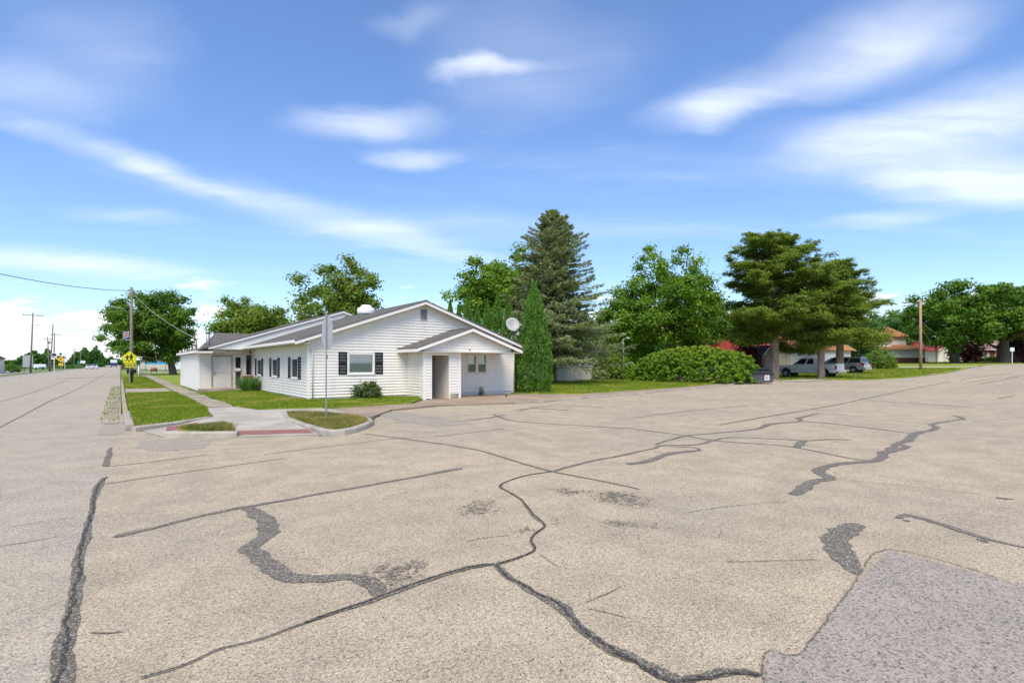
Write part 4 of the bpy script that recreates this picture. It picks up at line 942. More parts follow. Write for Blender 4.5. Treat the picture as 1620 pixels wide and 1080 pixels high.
def mound(name, loc, Rr, label, mat, n, ls, cat='hedge', tip=None, rot=0., n_cl=120, cr=.10, group=None, shape=None):
    """a clipped or grown-out bush: leaf clumps over a dome that reaches the ground"""
    t = empty(name, loc, rot, label, cat, group); Rr = np.array(Rr)
    d = unit(rng.normal(size=(n_cl, 3))); d[:, 2] = np.abs(d[:, 2]); rad = (.62+.38*rng.random(n_cl)**.5 if not tip else .70+.30*rng.random(n_cl)**.6)*(1+(.02 if tip else .06)*np.sin(d[:, 0]*7)+(.02 if tip else .05)*np.cos(d[:, 1]*9))
    e = .62 if shape == 'box' else .86                          # squarer shoulders than an ellipsoid
    dd = np.sign(d)*np.abs(d)**e; dd[:, 2] = dd[:, 2]*.97
    c = dd*rad[:, None]*Rr*.92; r = cr*Rr[2]*2.2*rng.uniform(.7, 1.3, n_cl)
    p, nr, i = clump_leaves(c, r, n, .75, .3, .7); k = p[:, 2] > .02; p, nr, i = p[k], nr[k], i[k]; m_ = len(p)
    tint = .42+.2*rng.normal(size=n_cl)[i]+.2*rng.normal(size=m_)
    if tip:
        hi = (p[:, 2]+rng.normal(size=m_)*.16*Rr[2]) > Rr[2]*.80
        leaf_mesh('lit_top', p[hi], nr[hi], rng.normal(size=(hi.sum(), 3))+[0, 0, .6], ls*rng.uniform(.7, 1.3, hi.sum()), ls*.5, rng.random(hi.sum()), M[tip], t)  # upper leaves: the lit look of the top is painted in
        p, nr, tint = p[~hi], nr[~hi], tint[~hi]; m_ = len(p)
    leaf_mesh('foliage', p, nr, rng.normal(size=(m_, 3)), ls*rng.uniform(.7, 1.3, m_), ls*.55*rng.uniform(.7, 1.3, m_), tint, M[mat], t)
    mb = MB()
    for k in range(9):
        q = c[k*5 % n_cl]*.8; mb.tube([(q[0]*.02, q[1]*.02, -.1), (q[0]*.55, q[1]*.7, q[2]*.5), tuple(q)], [.035*Rr[2]**.5, .025*Rr[2]**.5, .006], 5, cap=False)
    mb.build('stem', M['bark'], t)
    return t
BG = 'trees behind the white building'
broadleaf('maple_tree', WG(274, 72, .08), 12.4, (5.7, 5.7, 5.0), 6.4, 'big round dark green maple standing beside the far end of the footpath', n_leaf=46000, n_cl=210, ls=.18, tr=.42, lump=.08, cr=.17, low=1.0, fork=.38, off=(-2.4, 1.7), power=.36)
broadleaf('shade_tree', WG(398, 62, .08), 9.6, (4.1, 4.1, 3.2), 6.2, 'small light green tree rising over the low rear roof', mat='light_leaf', n_leaf=12000, n_cl=75, ls=.17, cr=.26, lump=.16, tr=.2)
broadleaf('shade_tree', WG(440, 68, .08), 8.6, (3.6, 3.6, 2.6), 5.8, 'low dull green tree crown filling the gap between two taller trees over the roof', mat='light_leaf', n_leaf=10000, n_cl=70, ls=.17, cr=.26, lump=.14, tr=.18)
broadleaf('shade_tree', WG(536, 58, .08), 12.9, (4.9, 4.9, 4.5), 8.4, 'tall open green tree behind the roof fan', mat='light_leaf', n_leaf=19000, n_cl=110, ls=.16, cr=.22, lump=.17, tr=.26)
broadleaf('shade_tree', WG(768, 46, .08), 10.4, (2.9, 2.9, 3.0), 7.4, 'bright green leafy tree above the row of slim arborvitaes', mat='bright_leaf', n_leaf=13000, n_cl=80, ls=.14, cr=.26, lump=.16, tr=.2)
broadleaf('shade_tree', WG(812, 49, .08), 12.2, (3.2, 3.2, 4.0), 8.2, 'tall bright green tree half hidden by the big spruce', mat='bright_leaf', n_leaf=14000, n_cl=80, ls=.15, cr=.24, lump=.15, tr=.22)
conifer('spruce_tree', WG(874, 40, .085), 13.3, 5.9, 2.4, 'tall blue green spruce with drooping branches beside the flame shaped arborvitae')
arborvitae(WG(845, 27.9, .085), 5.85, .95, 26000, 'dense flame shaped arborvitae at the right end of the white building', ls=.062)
def arb_row():
    base = WG(837, 29.2)
    for k in range(10):
        q = Vector((17.7-.1*k, 23.9+k*.92, .085)); h = [5.1, 5.6, 5.3, 5.0, 5.7, 5.2, 5.6, 5.1, 5.5, 5.7][k]
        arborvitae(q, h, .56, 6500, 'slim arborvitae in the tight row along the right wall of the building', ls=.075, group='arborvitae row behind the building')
arb_row()
broadleaf('shade_tree', WG(1062, 57, .085), 13.6, (5.2, 5.2, 5.3), 7.9, 'tall fresh green tree with ragged top behind the long clipped hedge', mat='bright_leaf', n_leaf=26000, n_cl=140, ls=.17, cr=.21, lump=.18, tr=.3, low=1.0)
broadleaf('shade_tree', WG(990, 60, .085), 9.6, (4.0, 4.0, 4.2), 5.2, 'rounded green tree between the big spruce and the taller fresh green tree', mat='bright_leaf', n_leaf=16000, n_cl=90, ls=.17, cr=.24, lump=.15, tr=.24, low=1.0)
broadleaf('shade_tree', WG(1118, 63, .085), 10.0, (3.9, 3.9, 4.4), 5.2, 'green tree behind the red metal roof', mat='maple_leaf', n_leaf=15000, n_cl=90, ls=.18, cr=.24, lump=.15, tr=.24, low=1.0)
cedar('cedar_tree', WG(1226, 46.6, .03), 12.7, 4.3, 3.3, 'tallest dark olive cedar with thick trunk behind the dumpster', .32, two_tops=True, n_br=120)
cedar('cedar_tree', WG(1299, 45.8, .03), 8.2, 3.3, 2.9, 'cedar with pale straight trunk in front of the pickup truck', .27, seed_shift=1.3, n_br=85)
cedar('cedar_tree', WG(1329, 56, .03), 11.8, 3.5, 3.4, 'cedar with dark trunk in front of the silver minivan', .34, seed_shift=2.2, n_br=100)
mound('hedge', (37.6, 25.4, g(37.3)+.085), (3.4, 6.0, 3.2), 'long domed bright green hedge with yellowish top beside the front walk', 'hedge_leaf', 88000, .078, tip='hedge_lit_top', n_cl=1800, cr=.022)
mound('hedge', (36.6, 33.6, g(36.6)+.085), (2.6, 2.3, 2.95), 'rounder green bush behind the thin yard lamp post', 'hedge_leaf', 24000, .078, tip='hedge_lit_top', n_cl=800, cr=.022)
mound('bush', (33.2, 37.5, g(33)+.085), (2.6, 2.6, 2.2), 'dark low bush under the spruce by the cream shed', 'maple_leaf', 9000, .09, cat='bush', n_cl=90, cr=.09)
mound('bush', (41.5, 42.5, g(41)+.085), (3.2, 3.2, 4.1), 'loose light green bush between the spruce and the domed hedges', 'light_leaf', 12000, .10, cat='bush', n_cl=110, cr=.09)
mound('bush', (OX+2.25, OY-.60, .115), (.62, .50, .80), 'leafy green shrub under the wide front window', 'shrub_leaf', 3600, .042, cat='bush', n_cl=60, cr=.12)
for (px, Y, rr_, hh, lab, mt) in [(1390,70,1.8,2.6,'light green young bush behind the silver minivan','light_leaf'),(1404,74,1.0,1.9,'small clipped dark green bush at the end of the gravel drive','maple_leaf')]:
    mound('bush', WG(px, Y, .03), (rr_, rr_, hh), lab, mt, 5000, .11, cat='bush', n_cl=70, cr=.11)
mound('bush', WG(1178, 50, .03), (1.2, 1.2, 3.6), 'small maroon leaved tree beside the red metal roof', 'maroon_leaf', 3600, .10, cat='tree', n_cl=46, cr=.11)
mound('bush', WG(1193.5, 40.6, .06), (.32, .3, .62), 'red flowering plant beside the dumpster', 'red_flower', 500, .05, cat='plant', n_cl=20, cr=.14)
broadleaf('shade_tree', WG(1510, 100, .03), 15.5, (10.5, 8, 6.6), 8.6, 'huge dark green spreading tree with several stems beside the red roofed garage', mat='maple_leaf', n_leaf=30000, n_cl=170, ls=.27, cr=.13, lump=.16, tr=.6, low=.85, power=.36, multi=[(-1.2, .6, .5), (.3, -.4, .55), (1.6, -.8, .45), (.9, .9, .4)])
broadleaf('shade_tree', WG(1589, 96, .03), 15., (9.2, 8, 6.2), 8.8, 'huge dark green tree with single thick trunk near the brick houses', mat='maple_leaf', n_leaf=28000, n_cl=150, ls=.27, cr=.14, lump=.16, tr=.8, low=.80, power=.36, fork=.4)
broadleaf('shade_tree', WG(1665, 100, .03), 14.5, (9, 8, 6.5), 8., 'dark green tree beside the second brick house', mat='maple_leaf', n_leaf=14000, n_cl=100, ls=.3, cr=.15, lump=.16, tr=.6, low=.85, power=.36)
broadleaf('shade_tree', WG(1432, 150, .03), 15., (10, 8, 6.4), 8.6, 'far green tree behind the orange roofed house', mat='maple_leaf', n_leaf=12000, n_cl=90, ls=.34, cr=.2, lump=.15, tr=.4, low=.95)
for (px, Y, H_, R_, lab) in [(1180,95,9.5,6,'far tree behind the tan shed'),(1270,100,10.,7,'far tree behind the cream house'),(1350,105,10.5,6.5,'far tree behind the minivan'),(925,90,9.5,6,'far tree behind the cream shed'),(1390,130,11.,6.5,'far tree beside the orange roofed house'),
        (1545,150,13,11,'far dark tree behind the multi stemmed tree'),(1600,150,14,12,'far dark tree behind the brick bungalow'),(690,95,8.0,4,'far low tree behind the ridge'),(1030,78,7.,4.5,'low far tree behind the middle of the long hedge'),(1085,80,7.,4.5,'low far tree left of the red metal roof'),(985,82,7.5,4.5,'low far tree behind the yard lamp')]:
    broadleaf('background_tree', WG(px, Y, .0), H_, (R_, R_, H_*.45), H_*.52, lab, mat='far_leaf', n_leaf=8000, n_cl=70, ls=.32, cr=.23, lump=.13, tr=.3, low=1.05)
for (px, Y, rr_, hh, lab) in [(1529,106,3.0,5.2,'dark maroon shrub below the multi stemmed tree'),(1606,98,2.2,5.0,'dark maroon round shrub behind the white notice sign')]:
    mound('bush', WG(px, Y, .03), (rr_, rr_, hh), lab, 'dark_maroon_leaf', 4500, .15, cat='shrub', n_cl=70, cr=.1)
for (px, Y, rx_, hh, lab) in [(1568,112,1.6,1.0,'low clipped green bush under the left windows of the brick bungalow'),(1585,112,3.2,1.3,'low wide green hedge under the right windows of the brick bungalow'),(1562,113,1.2,.9,'small round bush by the white panel of the brick bungalow')]:
    mound('bush', WG(px, Y, .03), (rx_, 1.1, hh), lab, 'maple_leaf', 1800, .13, cat='bush', n_cl=40, cr=.13)
# daylily clump beside the entry and a weed by the porch
def tuft(name, loc, n, h, spread, label, mat='lily_leaf', w_=.012):
    vs, fs, ti = [], [], []
    for k in range(n):
        a = rng.uniform(0, 6.283); r0 = rng.random()**.6*spread*.45; hh = h*rng.uniform(.55, 1.1); lean = rng.uniform(.15, .8)*hh
        c = np.array([math.cos(a), math.sin(a), 0]); sd = np.array([-math.sin(a), math.cos(a), 0])
        pts = [c*r0, c*(r0+lean*.35)+[0, 0, hh*.62], c*(r0+lean*.8)+[0, 0, hh*.92], c*(r0+lean*1.2)+[0, 0, hh*.72]]
        b = len(vs)
        for j, q in enumerate(pts):
            ww = w_*(1-.28*j); vs += [tuple(q-sd*ww), tuple(q+sd*ww)]
        fs += [[b+2*j, b+2*j+1, b+2*j+3, b+2*j+2] for j in range(3)]; ti += [rng.random()]*3
    me = bpy.data.meshes.new(name); me.from_pydata(vs, [], fs); at = me.attributes.new('tint', 'FLOAT', 'FACE'); at.data.foreach_set('value', ti); me.materials.append(M[mat])
    return tag(link(name, me, None, loc), label, 'plant')
tuft('daylily', (OX-.50, OY+8.9, .115), 420, .85, .95, 'clump of long arching green leaves beside the side wall near the entry')
tuft('weed', (OX-.75, OY+10.0, .2), 140, .42, .6, 'low leafy weeds between the entry step and the daylily clump')
mound('weed', (OX+8.05, OY-.55, .055), (.13, .12, .42), 'small leafy weed growing from the walk under the porch windows', 'shrub_leaf', 90, .05, cat='plant', n_cl=14, cr=.14)
tuft('weed', (OX+8.6, OY-1.9, .055), 90, .07, .12, 'flat grass tuft in the tan walk before the porch')

# grass blades on the lawns that can be seen closely
def grass(name, poly, dz, dens, h, mat, label, wv=.010):
    xs = [p[0] for p in poly]; ys = [p[1] for p in poly]; A = (max(xs)-min(xs))*(max(ys)-min(ys)); n = int(A*dens)
    q = np.stack([rng.uniform(min(xs), max(xs), n), rng.uniform(min(ys), max(ys), n)], 1)
    ins = np.zeros(n, bool); j = len(poly)-1
    for i in range(len(poly)):
        xi, yi = poly[i]; xj, yj = poly[j]
        with np.errstate(divide='ignore', invalid='ignore'):
            ins ^= ((yi > q[:, 1]) != (yj > q[:, 1])) & (q[:, 0] < (xj-xi)*(q[:, 1]-yi)/(yj-yi+1e-12)+xi)
        j = i
    q = q[ins]; n = len(q); z = .018*(np.clip(q[:, 0], 32, 170)-32)+dz
    a = rng.uniform(0, 6.283, n); hh = h*rng.uniform(.5, 1.25, n)*(1+.35*np.sin(q[:, 0]*2.1+1)*np.cos(q[:, 1]*1.7)); ww = wv*rng.uniform(.7, 1.4, n)
    b = np.stack([np.cos(a)*ww, np.sin(a)*ww, np.zeros(n)], 1); p = np.stack([q[:, 0], q[:, 1], z-.004], 1)
    tip = p+np.stack([rng.normal(size=n)*hh*.45, rng.normal(size=n)*hh*.45, hh], 1)
    v = np.stack([p-b, p+b, tip], 1)
    me = bpy.data.meshes.new(name); me.vertices.add(n*3); me.vertices.foreach_set('co', v.ravel().astype(np.float32)); me.loops.add(n*3); me.loops.foreach_set('vertex_index', np.arange(n*3, dtype=np.int32))
    me.polygons.add(n); me.polygons.foreach_set('loop_start', np.arange(0, n*3, 3, dtype=np.int32)); me.polygons.foreach_set('loop_total', np.full(n, 3, dtype=np.int32))
    at = me.attributes.new('tint', 'FLOAT', 'FACE'); at.data.foreach_set('value', rng.random(n).astype(np.float32)); me.update(calc_edges=True); me.materials.append(M[mat])
    return tag(link(name, me), label, 'grass', None, 'stuff')
GB = 'grass_blades'
grass('grass', [(.27, 16.0), (.34, 15.35), (1.15, 15.95), (2.0, 16.95), (2.33, 20), (2.38, 26), (2.3, 32.7), (.27, 32.7)], .10, 1500, .085, GB, 'mown green grass on the strip between kerb and footpath', .012)
grass('grass', [(.27, 39.2), (2.3, 39.2), (2.35, 75), (.27, 75)], .10, 500, .09, GB, 'green grass around the mailbox beyond the concrete apron', .02)
grass('grass', [(3.22, 20.5), (3.62, 18.72), (5.5, 18.25), (9.1, 18.75), (10.1, 20.0), (10.46, 20.45), (10.46, 21.88), (6.08, 21.88), (6.08, 31.4), (5.0, 31.45), (3.2, 31.3)], .115, 900, .08, GB, 'mown green grass along the front and side of the white building', .012)
grass('grass', [(16.55, 21.9), (17.3, 20.4), (18.85, 19.4), (24.9, 20.2), (34, 21.8), (40, 23.1), (40, 30), (32, 40), (18, 34)], .085, 330, .085, GB, 'green grass between the arborvitae and the domed hedge', .02)
grass('grass', [(45.4, 22), (48.5, 16.9), (55, 15.8), (68, 16.5), (87, 18.9), (87, 30), (46, 34)], .03, 60, .10, GB, 'green grass around the cedar trunks and the parked vehicles', .05)
grass('grass', [(4.08, 16.8), (3.80, 15.4), (3.74, 13.6), (3.78, 12.15), (4.02, 11.85), (4.32, 12.03), (4.8, 12.58), (5.15, 13.1), (5.35, 13.75), (5.33, 14.9), (5.0, 15.9)], .11, 2600, .085, 'dry_blades', 'dry yellowing grass on the kerbed island round the stop sign post', .009)
grass('grass', [(1.05, 14.2), (1.50, 13.3), (2.05, 12.97), (2.10, 14.9)], .112, 2600, .12, 'dry_blades', 'dry grass on the small triangle between the two kerb ramps', .009)
grass('grass', [(-.45, 18.), (-.02, 18.), (-.02, 46), (-.45, 46)], .0, 60, .10, GB, 'weeds growing between the broken gutter slabs', .014)
grass('grass', [(2.24, 20.6), (3.26, 20.6), (3.26, 50), (2.24, 50)], .075, 260, .075, GB, 'grass growing in the joints of the footpath', .012)

# ------------------------------------------------------------------ street furniture
def text_mesh(s, size, name, mat, parent, loc, rot):
    cu_ = bpy.data.curves.new(name, 'FONT'); cu_.body = s; cu_.size = size; cu_.align_x = 'CENTER'; cu_.align_y = 'CENTER'; cu_.extrude = .002; cu_.offset = size*.018
    o = bpy.data.objects.new(name, cu_); COL.objects.link(o)
    dg = bpy.context.evaluated_depsgraph_get(); me = bpy.data.meshes.new_from_object(o.evaluated_get(dg)); bpy.data.objects.remove(o)
    me.materials.clear(); me.materials.append(mat); return link(name, me, parent, loc, rot)
def plate(mb, pts, y, th=.004):           # outline in x,z facing -y
    mb.prism([(x, y, z) for x, z in pts], (0, th, 0)); return mb
# stop sign seen from behind and edge-on
sp = GP(517, 661, .11)
ss = empty('stop_sign', sp, 0, 'grey metal back of a stop sign on a galvanised post in the kerbed island', 'sign')
mb = MB(); mb.prism([(-.03, -.025, -.3), (-.03, .025, -.3), (-.018, .025, -.3), (-.018, .012, -.3), (.0, .012, -.3), (.0, -.012, -.3), (-.018, -.012, -.3), (-.018, -.025, -.3)], (0, 0, 3.22)); mb.build('post', M['galvanised'], ss, fix=True)
oc = [(.46*math.cos(R(22.5+45*k)), .46*math.sin(R(22.5+45*k))) for k in range(8)]
mb = MB(); mb.prism([(.006, a*1.083, 2.36+b*1.083) for a, b in oc], (.004, 0, 0)); pl_ = mb.build('sign_plate', M['sign_back'], ss, fix=True)
mb = MB(); mb.prism([(.0105, a*1.075, 2.36+b*1.075) for a, b in oc], (.001, 0, 0)); mb.build('border', M['sign_white'], pl_, fix=True)
mb = MB(); mb.prism([(.012, a*1.02, 2.36+b*1.02) for a, b in oc], (.001, 0, 0)); mb.build('sign_face', M['sign_red'], pl_, fix=True)
for z in (2.12, 2.6):
    mb = MB(); mb.lathe([(0, -.012), (.014, -.012), (.014, .0), (0, .0)], 8, (0, 0, 0)); mb.v = [(-.034+v[2]*.3, v[0], z+v[1]) for v in mb.v]; mb.build('bolt', M['galvanised'], ss)
mb = MB(); mb.prism([(.004, .055, 1.68), (.004, 0, 1.77), (.004, -.055, 1.68), (.004, 0, 1.59)], (.004, 0, 0)); mb.build('reflector', M['sign_red'], ss, fix=True)
# school crossing sign
cs = empty('school_crossing_sign', WG(205, 39, .10), 0, 'yellow pentagon school crossing sign with AHEAD plate in front of the utility pole', 'sign')
mb = MB(); mb.box(-.025, .025, .01, .05, -.2, 2.45); mb.build('post', M['galvanised'], cs)
zc = 1.98
pent = [(-.37, zc-.44), (.37, zc-.44), (.46, zc+.08), (0, zc+.50), (-.46, zc+.08)]
mb = MB(); plate(mb, pent, 0); sg = mb.build('sign_plate', M['sign_yellow'], cs, fix=True)
mb = MB(); ce = Vector((0, zc)); ip = [(x*.94, zc+(z-zc)*.94) for x, z in pent]; ip2 = [(x*.91, zc+(z-zc)*.91) for x, z in pent]
mb.add([(x, -.003, z) for x, z in ip]+[(x, -.003, z) for x, z in ip2], [[i, (i+1) % 5, 5+(i+1) % 5, 5+i] for i in range(5)]); mb.build('border', M['sign_black'], sg)
def walker(cx, cz, s, name):
    mb = MB()
    def poly(pts): mb.prism([(cx+x*s, -.005, cz+z*s) for x, z in pts], (0, .002, 0))
    poly([(.05*math.cos(a)+.02, .05*math.sin(a)+.30) for a in [2*math.pi*k/10 for k in range(10)]])
    poly([(-.055, .235), (.075, .235), (.085, .10), (.06, -.02), (-.05, -.02), (-.065, .1)])
    poly([(-.05, .22), (-.065, .15), (-.14, .06), (-.165, .08), (-.10, .17)])
    poly([(.07, .225), (.12, .12), (.19, .11), (.19, .08), (.10, .085), (.06, .16)])
    poly([(-.05, -.01), (.01, -.01), (-.02, -.12), (-.10, -.26), (-.15, -.26), (-.08, -.12)])
    poly([(.0, -.01), (.06, -.01), (.09, -.12), (.16, -.25), (.11, -.27), (.03, -.13)])
    return mb.build(name, M['sign_black'], sg, fix=True)
walker(.09, zc-.06, 1.0, 'walking_figure'); walker(-.15, zc-.09, .82, 'walking_figure')
mb = MB(); plate(mb, [(-.31, zc-.76), (.31, zc-.76), (.31, zc-.46), (-.31, zc-.46)], 0); ap = mb.build('ahead_plate', M['sign_yellow'], cs, fix=True)
text_mesh('AHEAD', .20, 'lettering', M['sign_black'], ap, (0, -.004, zc-.61), (R(90), 0, 0))
mb = MB(); frame_rect(mb, (0, 0, 0), (1, 0, 0), (0, -1, 0), -.295, .295, zc-.745, zc-.475, .014, .003); mb.build('border', M['sign_black'], ap)
# mailbox
mx_ = empty('mailbox', WG(208.5, 40.6, .10), 0, 'large black mailbox on a dark post on the grass by the kerb', 'mailbox')
mb = MB(); mb.box(-.075, .075, -.075, .075, -.2, .76); mb.build('post', M['black_plastic'], mx_, bevel=.01)
mb = MB(); mb.box(-.13, .13, -.1, .1, .70, .76); mb.build('bracket', M['black_plastic'], mx_)
prof = [(-.14, .76), (.14, .76), (.14, .96)]+[(.14*math.cos(R(a)), .96+.14*math.sin(R(a))) for a in range(20, 180, 20)]+[(-.14, .96)]
mb = MB(); mb.prism([(-.31, a, b) for a, b in prof], (.60, 0, 0)); mb.build('box', M['black_plastic'], mx_, fix=True)
mb = MB(); mb.prism([(-.325, a*1.03, b*1.0) for a, b in prof], (.015, 0, 0)); mb.build('door', M['black_plastic'], mx_, fix=True)
mb = MB(); mb.box(.0, .015, -.155, -.145, .9, 1.02); mb.box(.0, .07, -.155, -.145, 1.0, 1.03); mb.build('flag', M['sign_red'], mx_)
# utility pole with lamp arm
UPL = WG(208, 50, .10)
up = empty('utility_pole', UPL, 0, 'grey wooden utility pole behind the yellow school sign, with a street lamp arm', 'pole')
mb = MB(); mb.tube([(0, 0, -.4), (0, 0, 3), (0, 0, 8.85)], [.155, .145, .115], 12); mb.build('shaft', M['pole_wood'], up)
mb = MB(); mb.tube([(-.1, 0, 6.3), (-.7, 0, 6.75), (-1.35, 0, 6.9), (-1.6, 0, 6.9)], .028, 7); ar = mb.build('lamp_arm', M['galvanised'], up)
mb = MB(); mb.lathe([(0, -.06), (.1, -.05), (.12, 0), (.08, .06), (0, .08)], 10); mb.v = [(-1.75+v[0]*2.2, v[1], 6.88+v[2]) for v in mb.v]; mb.build('lamp_head', M['galvanised'], ar)
for (x, z) in ((-.17, 8.55), (.17, 8.55), (.17, 8.2)):
    mb = MB(); mb.tube([(x*.5, 0, z), (x*1.15, 0, z)], .022, 6); mb.tube([(x*1.1, 0, z-.05), (x*1.1, 0, z+.07)], .042, 8); mb.build('insulator', M['dark_trim'], up)
bn = empty('banner', UPL+Vector((-.14, -.02, 3.72)), 0, 'stars and stripes banner hanging on the wooden utility pole', 'flag')
mb = MB(); mb.box(-.54, -.02, -.006, .006, 0, .92); cl = mb.build('cloth', M['flag_blue'], bn)
for k in range(5):
    mb = MB(); z0 = .22+k*.10; mb.prism([(-.53, -.009, z0), (-.03, -.009, z0+.17), (-.03, -.009, z0+.23), (-.53, -.009, z0+.06)], (0, .002, 0)); mb.build('stripe', M['flag_white' if k % 2 == 0 else 'flag_red'], cl, fix=True)
def star(mb, x, z, r, y=-.009):
    mb.prism([(x+(r if j % 2 == 0 else r*.42)*math.sin(math.pi*j/5), y, z+(r if j % 2 == 0 else r*.42)*math.cos(math.pi*j/5)) for j in range(10)], (0, .002, 0))
for (x, z) in [(-.45, .84), (-.33, .86), (-.2, .84), (-.09, .86), (-.40, .75), (-.26, .76), (-.46, .10), (-.33, .07), (-.2, .11), (-.09, .08), (-.26, .16)]:
    mb = MB(); star(mb, x, z, .05); mb.build('star', M['flag_white'], cl, fix=True)
mb = MB()
for z in (.0, .92): mb.tube([(.05, 0, z), (-.56, 0, z)], .012, 6)
mb.build('bracket', M['dark_trim'], bn)
def wire_obj(a, b, sag, label, rad=.016, mat='wire', name='power_line', group=None):
    a, b = Vector(a), Vector(b); pts = []
    for k in range(25):
        t = k/24; p = a.lerp(b, t); p.z -= sag*4*t*(1-t); pts.append(p)
    mb = MB(); mb.tube(pts, rad, 5, cap=False); return tag(mb.build(name, M[mat]), label, 'wire', group)
wire_obj(UPL+Vector((-.2, 0, 8.5)), (-14.5, 22., 8.05), 1.25, 'thick sagging cable crossing the highway from the utility pole top', .024)
wire_obj(UPL+Vector((.2, 0, 8.2)), (OX-2.52, OY+14.38, 3.14), .35, 'thin service wire from the utility pole down to the rear roof', .014, 'pale_wire')
# poles, signs along the far side of the highway
def tpole(px, Y, H, label, lean=0., arm=0., arm_z=.3, mat='pole_wood', group='utility poles along the highway', rad=.15, lamp=0., trans=False, dz=0.):
    t = empty('utility_pole', WG(px, Y, dz), 0, label, 'pole', group)
    mb = MB(); mb.tube([(0, 0, -.4), (lean*.5, 0, H*.5), (lean, 0, H)], [rad, rad*.9, rad*.72], 9); mb.build('shaft', M[mat], t)
    if arm:
        mb = MB(); mb.box(lean-arm, lean+arm, -.06, .06, H-arm_z-.06, H-arm_z+.06); a_ = mb.build('crossarm', M[mat], t)
        for k in (-.9, -.45, .45, .9):
            mb = MB(); mb.tube([(lean+arm*k, 0, H-arm_z+.06), (lean+arm*k, 0, H-arm_z+.22)], .045, 6); mb.build('insulator', M['dark_trim'], a_)
    if lamp:
        mb = MB(); s_ = 1 if lamp > 0 else -1; mb.tube([(lean, 0, H-1.0 if lamp < 0 else H-.1), (lean+lamp*.4, 0, H-.35 if lamp < 0 else H-.05), (lean+lamp, 0, H-.3 if lamp < 0 else H-.1)], .035, 6); l_ = mb.build('lamp_arm', M['galvanised'], t)
        mb = MB(); mb.box(lean+lamp-.05*s_-.3, lean+lamp-.05*s_+.3, -.1, .1, H-.38 if lamp < 0 else H-.18, H-.26 if lamp < 0 else H-.06); mb.build('lamp_head', M['galvanised'], l_, bevel=.03)
    if trans:
        mb = MB(); mb.tube([(lean*.8+.28, 0, H-1.55), (lean*.8+.28, 0, H-.8)], .19, 10); mb.build('transformer', M['galvanised'], t)
    return t
tpole(48, 94, 10.8, 'tall dark pole with one crossarm behind the grey sign back', lean=.35, arm=1.4, arm_z=.45)
tpole(78, 116, 7.6, 'shorter pole with transformer and dark base on the far roadside', lean=-.3, arm=.8, arm_z=.5, trans=True)
tpole(79.5, 112, 10.2, 'tallest far pole with a lamp arm reaching over the lot', lean=.45, lamp=-2.6)
tpole(84.8, 118, 8.6, 'pole with a short crossarm beside the route marker sign', lean=.15, arm=1.1, arm_z=.4)
tpole(98, 150, 6.6, 'leaning street lamp pole behind the yellow warning sign', lean=.9, lamp=1.6, group='street lamps along the highway', mat='galvanised', rad=.11)
for (px, Y, H_) in [(117,190,7.4),(127,240,8.2),(134,280,8.5),(140.5,320,9),(148,370,10.5),(153,430,11),(158,500,11)]:
    tpole(px, Y, H_, 'thin distant pole in the receding line beside the highway wood', lean=.2, arm=.7)
def roadsign(name, px, Y, label, post_h, plates, cat='sign', dz=0.):
    t = empty(name, WG(px, Y, dz), 0, label, cat); mb = MB(); mb.box(-.05, .05, .01, .07, -.2, post_h); mb.build('post', M['sign_white' if 'white' in label else 'galvanised'], t)
    for (pts, mt) in plates:
        mb = MB(); plate(mb, pts, -.004 if mt != 'sign_black' else -.012, .008); mb.build('sign_plate', M[mt], t, fix=True)
    return t
def rect(x0, x1, z0, z1): return [(x0, z0), (x1, z0), (x1, z1), (x0, z1)]
roadsign('route_marker', 85.6, 105, 'white and black route marker sign on a white post', 3.7, [(rect(-.42, .42, 2.55, 3.75), 'sign_white'), (rect(-.36, .36, 3.2, 3.68), 'sign_black'), (rect(-.30, .05, 2.9, 3.1), 'sign_black'), (rect(.1, .32, 2.62, 2.85), 'sign_black')])
roadsign('warning_sign', 96, 108, 'amber diamond warning sign with smaller amber plate below and green plate on top', 3.9,
         [([(0, 1.95), (.62, 2.57), (0, 3.19), (-.62, 2.57)], 'sign_amber'), (rect(-.38, .38, 1.25, 1.75), 'sign_amber'), (rect(-.26, .26, 3.45, 3.9), 'sign_green'), ([(-.1, 2.45), (.1, 2.45), (.05, 2.8), (-.15, 2.75)], 'sign_black')])
roadsign('guide_sign', 44, 96, 'big grey back of a guide sign on two legs beside the tall pole', 3.0, [(rect(-.7, .7, 1.0, 3.2), 'sign_back'), (rect(-.55, -.45, -.1, 1.0), 'dark_trim'), (rect(.45, .55, -.1, 1.0), 'dark_trim')])
for (px, Y, z0, w_, lab) in [(102.5,170,2.2,.6,'small white roadside sign beyond the leaning lamp'),(124,230,1.6,.5,'small green roadside plate before the far wood'),(131,240,1.9,.9,'pale tall roadside board before the far wood')]:
    roadsign('roadside_sign', px, Y, lab, z0+.8, [(rect(-w_, w_, z0, z0+1.2), 'sign_green' if 'green' in lab else 'sign_white')])
bb = empty('billboard', WG(62.5, 150, 0), 0, 'long low white trailer with blue lower edge standing in the field', 'trailer')
mb = MB(); mb.box(-1.3, 1.3, 0, 2.2, .4, 1.55); mb.build('body', M['sign_white'], bb, bevel=.03)
mb = MB(); mb.box(-.2, 1.2, -.02, -.004, .45, .75); mb.build('stripe', M['blue_awning'], bb)
for x in (-.7, .7):
    mb = MB(); mb.tube([(x, -.05, .3), (x, .2, .3)], .3, 12); mb.build('wheel', M['tyre'], bb)
mound('bush', WG(16.5, 98, 0), (1.55, 1.5, 1.75), 'round clipped dark green bush at the corner of the white roadside house', 'maple_leaf', 6000, .07, n_cl=90, cr=.09, cat='bush')
